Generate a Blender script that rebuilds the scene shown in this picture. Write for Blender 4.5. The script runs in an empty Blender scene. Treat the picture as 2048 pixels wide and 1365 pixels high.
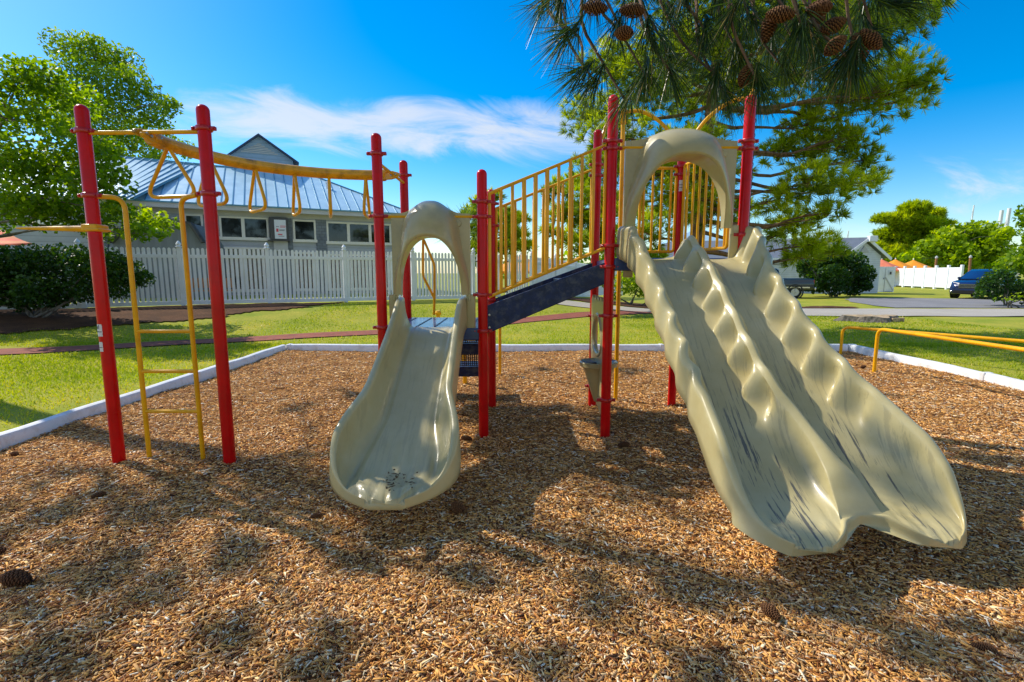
import bpy, bmesh, math, random
import numpy as np
from mathutils import Vector, Matrix
random.seed(7); RNG = np.random.default_rng(7)
PI = math.pi
scn = bpy.context.scene
COL = scn.collection

# ------------------------------------------------------------------ camera model (metres, camera eye 1.5 m above the mulch)
FPX, PITCH, EYE = 1013.0, 0.1335, 1.5
CP, SP = math.cos(PITCH), math.sin(PITCH)
def ray(px, py):
    a = (px - 1024.0) / FPX; b = (682.5 - py) / FPX
    return Vector((a, CP + b * SP, -SP + b * CP))
def at(px, py, Y):
    r = ray(px, py); return Vector((0, 0, EYE)) + r * (Y / r.y)
def gp(px, py, z=0.0):
    r = ray(px, py); return Vector((0, 0, EYE)) + r * ((z - EYE) / r.z)
def hit(px, py, p0, n):
    r = ray(px, py); o = Vector((0, 0, EYE))
    return o + r * ((Vector(p0) - o).dot(n) / r.dot(n))
def zat(py, Y): return at(1024, py, Y).z

cam_d = bpy.data.cameras.new('camera'); cam = bpy.data.objects.new('camera', cam_d); COL.objects.link(cam)
cam.location = (0, 0, EYE); cam.rotation_euler = (PI / 2 - PITCH, 0, 0)
cam_d.sensor_width = 36; cam_d.lens = FPX / 2048 * 36; cam_d.clip_end = 3000; cam_d.clip_start = 0.05
scn.camera = cam

# ------------------------------------------------------------------ materials
def nodes(name):
    m = bpy.data.materials.new(name); m.use_nodes = True
    nt = m.node_tree; nt.nodes.clear()
    out = nt.nodes.new('ShaderNodeOutputMaterial')
    return m, nt, out
def N(nt, kind, **kw):
    n = nt.nodes.new(kind)
    for k, v in kw.items():
        if k in n.inputs.keys(): n.inputs[k].default_value = v
        else: setattr(n, k, v)
    return n
def c4(c): return (c[0], c[1], c[2], 1)
def ramp(nt, stops):
    r = nt.nodes.new('ShaderNodeValToRGB'); e = r.color_ramp.elements
    while len(e) > 1: e.remove(e[-1])
    e[0].position = stops[0][0]; e[0].color = c4(stops[0][1])
    for p, c in stops[1:]:
        k = e.new(p); k.color = c4(c)
    return r
def paint(name, col, rough=.4, var=.15, scale=6, bump=0, bscale=60, coat=0, metal=0, dirt_or_shade=None, dscale=3, damt=.5, spec=.5):
    m, nt, out = nodes(name); L = nt.links.new
    b = N(nt, 'ShaderNodeBsdfPrincipled', Roughness=rough, Metallic=metal)
    b.inputs['Coat Weight'].default_value = coat; b.inputs['Coat Roughness'].default_value = .08
    b.inputs['Specular IOR Level'].default_value = spec
    tc = N(nt, 'ShaderNodeTexCoord')
    n = N(nt, 'ShaderNodeTexNoise', Scale=scale, Detail=6, Roughness=.6); L(tc.outputs['Object'], n.inputs['Vector'])
    lo = [max(0, c * (1 - var)) for c in col]; hi = [min(1, c * (1 + var)) for c in col]
    r = ramp(nt, [(.3, lo), (.7, hi)]); L(n.outputs['Fac'], r.inputs['Fac']); src = r.outputs['Color']
    if dirt_or_shade:
        n2 = N(nt, 'ShaderNodeTexNoise', Scale=dscale, Detail=9, Roughness=.7); L(tc.outputs['Object'], n2.inputs['Vector'])
        r2 = ramp(nt, [(.48, (0, 0, 0)), (.72, (damt,) * 3)]); L(n2.outputs['Fac'], r2.inputs['Fac'])
        mx = N(nt, 'ShaderNodeMix', data_type='RGBA'); L(r2.outputs['Color'], mx.inputs[0]); L(src, mx.inputs[6]); mx.inputs[7].default_value = c4(dirt_or_shade)
        src = mx.outputs[2]
    L(src, b.inputs['Base Color'])
    rr = N(nt, 'ShaderNodeMapRange'); rr.inputs[3].default_value = rough * .75; rr.inputs[4].default_value = min(1, rough * 1.3)
    L(n.outputs['Fac'], rr.inputs[0]); L(rr.outputs[0], b.inputs['Roughness'])
    if bump:
        n3 = N(nt, 'ShaderNodeTexNoise', Scale=bscale, Detail=4); L(tc.outputs['Object'], n3.inputs['Vector'])
        bp = N(nt, 'ShaderNodeBump', Strength=bump, Distance=.01); L(n3.outputs['Fac'], bp.inputs['Height']); L(bp.outputs['Normal'], b.inputs['Normal'])
    L(b.outputs[0], out.inputs[0]); return m
def leafy(name, stops, trans=.45, rough=.5):
    """foliage: colour picked by the per-leaf attribute, part of the light passes through"""
    m, nt, out = nodes(name); L = nt.links.new
    a = N(nt, 'ShaderNodeAttribute', attribute_name='rnd')
    r = ramp(nt, stops); L(a.outputs['Fac'], r.inputs['Fac'])
    b = N(nt, 'ShaderNodeBsdfPrincipled', Roughness=rough); L(r.outputs['Color'], b.inputs['Base Color'])
    b.inputs['Specular IOR Level'].default_value = .3
    t = N(nt, 'ShaderNodeBsdfTranslucent')
    g = N(nt, 'ShaderNodeHueSaturation', Saturation=1.15, Value=2.2); g.inputs['Hue'].default_value = .485
    L(r.outputs['Color'], g.inputs['Color']); L(g.outputs[0], t.inputs['Color'])
    mx = N(nt, 'ShaderNodeMixShader', Fac=trans); L(b.outputs[0], mx.inputs[1]); L(t.outputs[0], mx.inputs[2])
    L(mx.outputs[0], out.inputs[0]); return m
def attr_mat(name, stops, rough=.8):
    m, nt, out = nodes(name); L = nt.links.new
    a = N(nt, 'ShaderNodeAttribute', attribute_name='rnd'); r = ramp(nt, stops); L(a.outputs['Fac'], r.inputs['Fac'])
    tc = N(nt, 'ShaderNodeTexCoord'); n = N(nt, 'ShaderNodeTexNoise', Scale=90, Detail=3); L(tc.outputs['Object'], n.inputs['Vector'])
    h = N(nt, 'ShaderNodeMapRange'); h.inputs[3].default_value = .85; h.inputs[4].default_value = 1.2; L(n.outputs['Fac'], h.inputs[0])
    n4 = N(nt, 'ShaderNodeTexNoise', Scale=.9, Detail=3); L(tc.outputs['Object'], n4.inputs['Vector'])
    h2 = N(nt, 'ShaderNodeMapRange'); h2.inputs[1].default_value = .3; h2.inputs[2].default_value = .7; h2.inputs[3].default_value = .92; h2.inputs[4].default_value = 1.25; L(n4.outputs['Fac'], h2.inputs[0])
    mm = N(nt, 'ShaderNodeMath', operation='MULTIPLY'); L(h.outputs[0], mm.inputs[0]); L(h2.outputs[0], mm.inputs[1])
    v = N(nt, 'ShaderNodeHueSaturation'); L(r.outputs['Color'], v.inputs['Color']); L(mm.outputs[0], v.inputs['Value'])
    b = N(nt, 'ShaderNodeBsdfPrincipled', Roughness=rough); L(v.outputs[0], b.inputs['Base Color']); b.inputs['Specular IOR Level'].default_value = .25
    L(b.outputs[0], out.inputs[0]); return m
def ground_mat(name, c1, c2, c3, s1=1.5, s2=40, bump=.5, rough=.95, bd=.02):
    m, nt, out = nodes(name); L = nt.links.new
    tc = N(nt, 'ShaderNodeTexCoord')
    n = N(nt, 'ShaderNodeTexNoise', Scale=s1, Detail=8, Roughness=.65); L(tc.outputs['Object'], n.inputs['Vector'])
    n2 = N(nt, 'ShaderNodeTexNoise', Scale=s2, Detail=5, Roughness=.7); L(tc.outputs['Object'], n2.inputs['Vector'])
    r = ramp(nt, [(.32, c1), (.68, c2)]); L(n.outputs['Fac'], r.inputs['Fac'])
    mx = N(nt, 'ShaderNodeMix', data_type='RGBA'); mr = N(nt, 'ShaderNodeMapRange'); mr.inputs[1].default_value = .42; mr.inputs[2].default_value = .68; mr.inputs[4].default_value = .8
    L(n2.outputs['Fac'], mr.inputs[0]); L(mr.outputs[0], mx.inputs[0]); L(r.outputs['Color'], mx.inputs[6]); mx.inputs[7].default_value = c4(c3)
    b = N(nt, 'ShaderNodeBsdfPrincipled', Roughness=rough); b.inputs['Specular IOR Level'].default_value = .2; L(mx.outputs[2], b.inputs['Base Color'])
    bp = N(nt, 'ShaderNodeBump', Strength=bump, Distance=bd); L(n2.outputs['Fac'], bp.inputs['Height']); L(bp.outputs['Normal'], b.inputs['Normal'])
    L(b.outputs[0], out.inputs[0]); return m
def brick_mat(name, c1, c2, mortar, scale=1, bw=.2, bh=.1, ms=.008, rough=.9, axis=None):
    m, nt, out = nodes(name); L = nt.links.new
    tc = N(nt, 'ShaderNodeTexCoord'); bk = N(nt, 'ShaderNodeTexBrick', Scale=scale)
    bk.inputs['Color1'].default_value = c4(c1); bk.inputs['Color2'].default_value = c4(c2); bk.inputs['Mortar'].default_value = c4(mortar)
    bk.inputs['Brick Width'].default_value = bw; bk.inputs['Row Height'].default_value = bh; bk.inputs['Mortar Size'].default_value = ms
    mp = N(nt, 'ShaderNodeMapping'); L(tc.outputs['Object'], mp.inputs['Vector'])
    if axis: mp.inputs['Rotation'].default_value = axis
    L(mp.outputs[0], bk.inputs['Vector'])
    n = N(nt, 'ShaderNodeTexNoise', Scale=3, Detail=8); L(tc.outputs['Object'], n.inputs['Vector'])
    h = N(nt, 'ShaderNodeMapRange'); h.inputs[3].default_value = .6; h.inputs[4].default_value = 1.35; L(n.outputs['Fac'], h.inputs[0])
    v = N(nt, 'ShaderNodeHueSaturation'); L(bk.outputs['Color'], v.inputs['Color']); L(h.outputs[0], v.inputs['Value'])
    b = N(nt, 'ShaderNodeBsdfPrincipled', Roughness=rough); L(v.outputs[0], b.inputs['Base Color'])
    bp = N(nt, 'ShaderNodeBump', Strength=.4, Distance=.01); L(bk.outputs['Fac'], bp.inputs['Height']); bp.invert = True; L(bp.outputs['Normal'], b.inputs['Normal'])
    L(b.outputs[0], out.inputs[0]); return m
def bark_mat(name, c1, c2):
    m, nt, out = nodes(name); L = nt.links.new
    tc = N(nt, 'ShaderNodeTexCoord'); mp = N(nt, 'ShaderNodeMapping'); mp.inputs['Scale'].default_value = (1, 1, .3); L(tc.outputs['Object'], mp.inputs['Vector'])
    v = N(nt, 'ShaderNodeTexVoronoi', Scale=11); L(mp.outputs[0], v.inputs['Vector'])
    n = N(nt, 'ShaderNodeTexNoise', Scale=14, Detail=8); L(mp.outputs[0], n.inputs['Vector'])
    r = ramp(nt, [(.0, c1), (.55, c2)]); mm = N(nt, 'ShaderNodeMath', operation='MULTIPLY'); L(v.outputs['Distance'], mm.inputs[0]); L(n.outputs['Fac'], mm.inputs[1]); 
    m2 = N(nt, 'ShaderNodeMath', operation='MULTIPLY'); m2.inputs[1].default_value = 2; L(mm.outputs[0], m2.inputs[0]); L(m2.outputs[0], r.inputs['Fac'])
    b = N(nt, 'ShaderNodeBsdfPrincipled', Roughness=.95); L(r.outputs['Color'], b.inputs['Base Color'])
    bp = N(nt, 'ShaderNodeBump', Strength=.8, Distance=.03); L(m2.outputs[0], bp.inputs['Height']); L(bp.outputs['Normal'], b.inputs['Normal'])
    L(b.outputs[0], out.inputs[0]); return m
def slide_mat(name, grey):
    """moulded beige plastic with scuffs that run down the bed (object Y)"""
    m, nt, out = nodes(name); L = nt.links.new
    tc = N(nt, 'ShaderNodeTexCoord')
    n = N(nt, 'ShaderNodeTexNoise', Scale=2.2, Detail=9, Roughness=.65); L(tc.outputs['Object'], n.inputs['Vector'])
    r = ramp(nt, [(.3, (.47, .385, .165)), (.62, (.55, .475, .245)), (.8, (.60, .54, .33))]); L(n.outputs['Fac'], r.inputs['Fac'])
    mp = N(nt, 'ShaderNodeMapping'); mp.inputs['Scale'].default_value = (30, 1.8, 1.8); mp.inputs['Rotation'].default_value = (0, 0, .07); L(tc.outputs['Object'], mp.inputs['Vector'])
    n2 = N(nt, 'ShaderNodeTexNoise', Scale=1.6, Detail=5, Roughness=.7); L(mp.outputs[0], n2.inputs['Vector'])
    r2 = ramp(nt, [(.545, (0, 0, 0)), (.60, (grey,) * 3)]); L(n2.outputs['Fac'], r2.inputs['Fac'])
    a = N(nt, 'ShaderNodeAttribute', attribute_name='rnd')
    mu = N(nt, 'ShaderNodeMath', operation='MULTIPLY'); L(r2.outputs['Color'], mu.inputs[0]); L(a.outputs['Fac'], mu.inputs[1])
    mx = N(nt, 'ShaderNodeMix', data_type='RGBA'); L(mu.outputs[0], mx.inputs[0]); L(r.outputs['Color'], mx.inputs[6]); mx.inputs[7].default_value = (.07, .075, .08, 1)
    b = N(nt, 'ShaderNodeBsdfPrincipled', Roughness=.3); L(mx.outputs[2], b.inputs['Base Color'])
    b.inputs['Coat Weight'].default_value = .22; b.inputs['Coat Roughness'].default_value = .14; b.inputs['Specular IOR Level'].default_value = .4
    rr = N(nt, 'ShaderNodeMapRange'); rr.inputs[3].default_value = .22; rr.inputs[4].default_value = .5; L(n.outputs['Fac'], rr.inputs[0]); L(rr.outputs[0], b.inputs['Roughness'])
    n3 = N(nt, 'ShaderNodeTexNoise', Scale=9, Detail=3); L(tc.outputs['Object'], n3.inputs['Vector'])
    bp = N(nt, 'ShaderNodeBump', Strength=.125, Distance=.01); L(n3.outputs['Fac'], bp.inputs['Height']); L(bp.outputs['Normal'], b.inputs['Normal'])
    L(b.outputs[0], out.inputs[0]); return m
def perf_mat(name):
    """dark coated steel sheet punched with round holes"""
    m, nt, out = nodes(name); L = nt.links.new
    tc = N(nt, 'ShaderNodeTexCoord'); mp = N(nt, 'ShaderNodeMapping'); mp.inputs['Scale'].default_value = (40, 40, 40); L(tc.outputs['Object'], mp.inputs['Vector'])
    fr = N(nt, 'ShaderNodeVectorMath', operation='FRACTION'); L(mp.outputs[0], fr.inputs[0])
    sb = N(nt, 'ShaderNodeVectorMath', operation='SUBTRACT'); sb.inputs[1].default_value = (.5, .5, .5); L(fr.outputs[0], sb.inputs[0])
    sx = N(nt, 'ShaderNodeSeparateXYZ'); L(sb.outputs[0], sx.inputs[0])
    cb = N(nt, 'ShaderNodeCombineXYZ'); L(sx.outputs['X'], cb.inputs['X']); L(sx.outputs['Z'], cb.inputs['Z'])
    ln = N(nt, 'ShaderNodeVectorMath', operation='LENGTH'); L(cb.outputs[0], ln.inputs[0])
    lt = N(nt, 'ShaderNodeMath', operation='LESS_THAN'); lt.inputs[1].default_value = .3; L(ln.outputs['Value'], lt.inputs[0])
    b = N(nt, 'ShaderNodeBsdfPrincipled', Roughness=.45); b.inputs['Base Color'].default_value = (.008, .01, .02, 1)
    t = N(nt, 'ShaderNodeBsdfTransparent'); mx = N(nt, 'ShaderNodeMixShader'); L(lt.outputs[0], mx.inputs[0]); L(b.outputs[0], mx.inputs[1]); L(t.outputs[0], mx.inputs[2])
    L(mx.outputs[0], out.inputs[0]); return m
def glass_mat(name, tint=(.012, .016, .018)):
    m, nt, out = nodes(name); L = nt.links.new
    tc = N(nt, 'ShaderNodeTexCoord'); n = N(nt, 'ShaderNodeTexNoise', Scale=1.3, Detail=5); L(tc.outputs['Object'], n.inputs['Vector'])
    r = ramp(nt, [(.35, [c * .5 for c in tint]), (.7, [c * 2.2 for c in tint])]); L(n.outputs['Fac'], r.inputs['Fac'])
    b = N(nt, 'ShaderNodeBsdfPrincipled', Roughness=.04); L(r.outputs['Color'], b.inputs['Base Color']); b.inputs['Specular IOR Level'].default_value = .6
    bp = N(nt, 'ShaderNodeBump', Strength=.03, Distance=.02); L(n.outputs['Fac'], bp.inputs['Height']); L(bp.outputs['Normal'], b.inputs['Normal'])
    L(b.outputs[0], out.inputs[0]); return m
def siding_mat(name, col, rows=7.0, rough=.75):
    """boards: saw-tooth bump and a dark line along object Z"""
    m, nt, out = nodes(name); L = nt.links.new
    tc = N(nt, 'ShaderNodeTexCoord'); sx = N(nt, 'ShaderNodeSeparateXYZ'); L(tc.outputs['Object'], sx.inputs[0])
    mu = N(nt, 'ShaderNodeMath', operation='MULTIPLY'); mu.inputs[1].default_value = rows; L(sx.outputs['Z'], mu.inputs[0])
    fr = N(nt, 'ShaderNodeMath', operation='FRACT'); L(mu.outputs[0], fr.inputs[0])
    n = N(nt, 'ShaderNodeTexNoise', Scale=2.5, Detail=8); L(tc.outputs['Object'], n.inputs['Vector'])
    r = ramp(nt, [(0, [c * .55 for c in col]), (.12, col), (1, [c * 1.08 for c in col])]); L(fr.outputs[0], r.inputs['Fac'])
    h = N(nt, 'ShaderNodeMapRange'); h.inputs[3].default_value = .8; h.inputs[4].default_value = 1.2; L(n.outputs['Fac'], h.inputs[0])
    v = N(nt, 'ShaderNodeHueSaturation'); L(r.outputs['Color'], v.inputs['Color']); L(h.outputs[0], v.inputs['Value'])
    b = N(nt, 'ShaderNodeBsdfPrincipled', Roughness=rough); L(v.outputs[0], b.inputs['Base Color'])
    bp = N(nt, 'ShaderNodeBump', Strength=.5, Distance=.02); L(fr.outputs[0], bp.inputs['Height']); bp.invert = True; L(bp.outputs['Normal'], b.inputs['Normal'])
    L(b.outputs[0], out.inputs[0]); return m
def stripe_mat(name, c1, c2, freq, axis=0, rough=.8):
    m, nt, out = nodes(name); L = nt.links.new
    tc = N(nt, 'ShaderNodeTexCoord'); sx = N(nt, 'ShaderNodeSeparateXYZ'); L(tc.outputs['Object'], sx.inputs[0])
    mu = N(nt, 'ShaderNodeMath', operation='MULTIPLY'); mu.inputs[1].default_value = freq; L(sx.outputs[axis], mu.inputs[0])
    fr = N(nt, 'ShaderNodeMath', operation='FRACT'); L(mu.outputs[0], fr.inputs[0])
    r = ramp(nt, [(0, c1), (.5, c1), (.52, c2), (.98, c2)]); L(fr.outputs[0], r.inputs['Fac'])
    b = N(nt, 'ShaderNodeBsdfPrincipled', Roughness=rough); L(r.outputs['Color'], b.inputs['Base Color']); L(b.outputs[0], out.inputs[0]); return m

MAT = dict(
    red=paint('red_enamel', (.66, .001, .003), .3, .12, 4, coat=.14, dirt_or_shade=(.25, .012, .010), dscale=5, damt=.35, spec=.2),
    red_clamp=paint('red_clamp_enamel', (.50, .004, .008), .3, .12, 9, coat=.3),
    yellow=paint('yellow_enamel', (.90, .43, .003), .32, .10, 5, coat=.12, dirt_or_shade=(.42, .15, .004), dscale=6, damt=.45, spec=.28),
    rust_yellow=paint('worn_yellow_enamel', (.84, .41, .004), .34, .15, 5, coat=.3, dirt_or_shade=(.13, .05, .01), dscale=7, damt=.85),
    beige=slide_mat('beige_moulded_plastic', .85), beige_plain=paint('beige_plastic', (.48, .40, .19), .34, .12, 3, coat=.35, dirt_or_shade=(.27, .23, .13), dscale=4, damt=.45),
    blue=paint('dark_blue_coated_steel', (.004, .016, .075), .4, .4, 16, coat=.12, dirt_or_shade=(.10, .11, .13), dscale=13, damt=.9, spec=.3),  # grey mottle paints shade and reflections into the navy, along with dirt
    blue_deck=paint('blue_deck_coating', (.02, .06, .19), .32, .3, 10, coat=.4, dirt_or_shade=(.10, .13, .18), dscale=8, damt=.5),
    perf=perf_mat('perforated_dark_sheet'),
    steel=paint('bolt_steel', (.45, .45, .45), .35, .1, 20, metal=1),
    chain=paint('coated_chain', (.05, .012, .03), .4, .2, 20),
    sticker=paint('sticker_white', (.75, .73, .70), .6, .06, 12), ink=paint('sticker_ink', (.04, .04, .05), .6, .1),
    white=paint('white_vinyl', (.86, .87, .90), .5, .05, 3, dirt_or_shade=(.55, .56, .56), dscale=2, damt=.35),
    kerbw=paint('white_border_plastic', (.80, .80, .80), .45, .05, 3, bump=.1, bscale=25, dirt_or_shade=(.44, .36, .27), dscale=6, damt=.7),
    mulch=ground_mat('mulch_ground', (.30, .125, .032), (.50, .25, .075), (.13, .05, .014), 2, 70, .9),
    chips=attr_mat('wood_chips', [(0, (.05, .02, .008)), (.14, (.20, .06, .018)), (.28, (.46, .18, .035)), (.35, (.30, .20, .11)), (.44, (.72, .36, .08)), (.60, (.84, .43, .12)), (.68, (.56, .34, .19)), (.78, (.92, .57, .21)), (.92, (.93, .76, .46)), (1, (.84, .74, .56))]),
    straw=attr_mat('pine_straw', [(0, (.12, .04, .012)), (1, (.34, .15, .05))]),
    lawn=ground_mat('lawn_ground', (.22, .29, .016), (.50, .42, .055), (.16, .20, .014), .8, 26, .6),
    grass=leafy('grass_blades', [(0, (.15, .24, .01)), (.55, (.34, .40, .018)), (1, (.56, .46, .07))], .35),
    soil=ground_mat('bark_soil', (.07, .03, .012), (.16, .07, .028), (.03, .015, .008), 2, 30, .8),
    brick=brick_mat('red_brick_paving', (.33, .085, .04), (.26, .06, .03), (.16, .07, .045), 1, .2, .1, .006, axis=(0, 0, .46)),
    concrete=ground_mat('pale_concrete', (.40, .36, .30), (.48, .44, .37), (.34, .30, .25), .6, 45, .25),
    asphalt=ground_mat('grey_asphalt', (.22, .215, .22), (.30, .29, .285), (.16, .155, .155), .5, 60, .3),
    roof=paint('blue_metal_roof', (.46, .67, .77), .36, .10, 1.2, metal=.1, dirt_or_shade=(.58, .73, .79), dscale=1.2, damt=.4),
    seam=paint('blue_roof_seam', (.10, .28, .40), .4, .1, 2, metal=.2),
    navy=paint('navy_trim', (.012, .035, .09), .45, .15, 3),
    wall=siding_mat('blue_grey_siding', (.37, .395, .43), 4.5), band=paint('grey_fascia', (.50, .50, .50), .6, .08, 1.5, dirt_or_shade=(.36, .36, .36), dscale=1, damt=.4),
    shingle=brick_mat('grey_shingles', (.20, .225, .255), (.16, .18, .205), (.08, .09, .10), 1, .22, .14, .006, axis=(PI / 2, 0, 0)),
    frame=paint('cream_window_frame', (.74, .71, .63), .5, .06, 4), glass=glass_mat('window_glass'),
    bronze=paint('dark_bronze_case', (.05, .05, .05), .4, .1, 5),
    paper=paint('notice_paper', (.7, .71, .74), .6, .05, 4), notice_red=paint('notice_red', (.6, .05, .08), .6, .05),
    barn=stripe_mat('grey_batten_boards', (.15, .17, .19), (.17, .195, .215), 2.4, 0), 
    awning=stripe_mat('orange_red_awning', (.75, .12, .04), (.70, .22, .06), 2.2, 1),
    gable=siding_mat('pale_blue_siding', (.27, .39, .52), 5),
    white_siding=siding_mat('white_lap_siding', (.62, .65, .67), 6.5), slate=ground_mat('grey_slate_shingle', (.17, .20, .25), (.23, .26, .31), (.13, .15, .19), 2, 30, .4),
    orange=paint('orange_canvas', (.85, .30, .01), .8, .08, 2), salmon=paint('salmon_canvas', (.75, .20, .10), .8, .08, 2), wood=paint('brown_pole_wood', (.30, .13, .05), .8, .2, 5),
    truck=paint('green_black_car_paint', (.006, .022, .026), .2, .1, 3, coat=.7), suv=paint('blue_car_paint', (.006, .022, .095), .2, .1, 3, coat=.6),
    tyre=paint('tyre_rubber', (.015, .015, .015), .85, .2, 12), rim=paint('wheel_alloy', (.45, .45, .46), .35, .1, 8, metal=.8),
    carglass=glass_mat('car_glass', (.02, .025, .03)), chrome=paint('chrome_trim', (.6, .6, .6), .15, .05, 4, metal=1), lamp=paint('lamp_lens', (.6, .6, .6), .1, .05, 4),
    redlamp=paint('tail_lamp', (.3, .01, .01), .15, .1, 4), blackp=paint('black_plastic', (.015, .015, .016), .5, .15, 8),
    bark=bark_mat('pine_bark', (.05, .028, .018), (.22, .13, .085)), bark2=bark_mat('grey_bark', (.035, .03, .025), (.16, .14, .115)),
    cone=attr_mat('pine_cone_scales', [(0, (.03, .012, .006)), (.6, (.13, .052, .02)), (1, (.26, .12, .045))], .75),
    needles=leafy('pine_needles', [(0, (.05, .095, .006)), (.4, (.22, .31, .010)), (1, (.48, .52, .015))], .5),
    needles_near=leafy('near_pine_needles', [(0, (.010, .028, .008)), (.6, (.04, .085, .016)), (.9, (.12, .19, .025)), (1, (.40, .28, .09))], .28, .35),
    needles_dark=leafy('dark_pine_needles', [(0, (.02, .03, .008)), (1, (.09, .09, .02))], .12),  # darkened so the unseen overhead crown passes less green light
    leaf=leafy('broad_leaves', [(0, (.05, .12, .006)), (.6, (.16, .27, .010)), (1, (.34, .42, .02))], .52),
    leaf2=leafy('narrow_leaves', [(0, (.06, .13, .012)), (.6, (.15, .25, .018)), (1, (.27, .35, .035))], .5),
    darkleaf=leafy('dark_hedge_leaves', [(0, (.014, .045, .008)), (.6, (.04, .10, .012)), (.9, (.10, .19, .02)), (1, (.24, .32, .03))], .3, .35),
    limeleaf=leafy('lime_leaves', [(0, (.10, .19, .006)), (.6, (.25, .36, .010)), (1, (.42, .48, .02))], .5),
    palm=leafy('palm_fronds', [(0, (.06, .12, .02)), (1, (.17, .25, .05))], .3),
    wood_end=paint('cut_wood', (.45, .33, .19), .8, .3, 9, bump=.4), mast=paint('mast_white', (.8, .8, .82), .4, .05), mastblue=paint('sail_cover_blue', (.05, .2, .6), .6, .1),
    litter=attr_mat('leaf_litter', [(0, (.05, .03, .012)), (1, (.2, .12, .05))]),
)

# ------------------------------------------------------------------ object helpers
ORG = {}
def tag(o, label=None, cat=None, group=None, kind=None):
    if label: o['label'] = label
    if cat: o['category'] = cat
    if group: o['group'] = group
    if kind: o['kind'] = kind
    return o
def thing(name, loc, label, cat, group=None):
    o = bpy.data.objects.new(name, None); COL.objects.link(o); o.location = loc; o.empty_display_size = .2
    ORG[o] = Vector(loc); return tag(o, label, cat, group)
def link_mesh(me, name, mat, parent):
    o = bpy.data.objects.new(name, me); COL.objects.link(o)
    if mat: me.materials.append(MAT[mat] if isinstance(mat, str) else mat)
    if parent is not None:
        o.parent = parent; ORG[o] = ORG[parent]
    else: ORG[o] = Vector((0, 0, 0))
    return o
def kids(o): return [c for c in bpy.data.objects if c.parent == o]
def copy_tree(o, parent=None, skip=()):
    c = o.copy(); COL.objects.link(c); c.parent = parent
    for ch in kids(o): copy_tree(ch, c)
    return c
def tube_rings(pts, r, seg):
    pts = [Vector(p) for p in pts]; rs = r if isinstance(r, (list, tuple)) else [r] * len(pts)
    rings = []; up = None
    for i, p in enumerate(pts):
        t = (pts[min(i + 1, len(pts) - 1)] - pts[max(i - 1, 0)]).normalized()
        if up is None:
            up = Vector((0, 0, 1)) if abs(t.z) < .9 else Vector((1, 0, 0))
        s = t.cross(up)
        if s.length < 1e-6: s = t.orthogonal()
        s.normalize(); up = s.cross(t).normalized()
        rings.append([p + (s * math.cos(a) + up * math.sin(a)) * rs[i] for a in [2 * PI * k / seg for k in range(seg)]])
    return rings
def smooth_path(pts, n=8):
    """Catmull-Rom through the points"""
    P = [Vector(p) for p in pts]; P = [2 * P[0] - P[1]] + P + [2 * P[-1] - P[-2]]; out = []
    for i in range(1, len(P) - 2):
        for k in range(n):
            t = k / n; a, b, c, d = P[i - 1:i + 3]
            out.append(.5 * ((2 * b) + (c - a) * t + (2 * a - 5 * b + 4 * c - d) * t * t + (-a + 3 * b - 3 * c + d) * t ** 3))
    out.append(P[-2]); return out
def bend(pts, rad=.08, n=6):
    """polyline with rounded corners"""
    P = [Vector(p) for p in pts]; out = [P[0]]
    for i in range(1, len(P) - 1):
        a = (P[i - 1] - P[i]); b = (P[i + 1] - P[i]); r = min(rad, a.length * .48, b.length * .48)
        s = P[i] + a.normalized() * r; e = P[i] + b.normalized() * r
        for k in range(n + 1):
            t = k / n; out.append(s * (1 - t) ** 2 + P[i] * 2 * t * (1 - t) + e * t * t)
    out.append(P[-1]); return out
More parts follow.
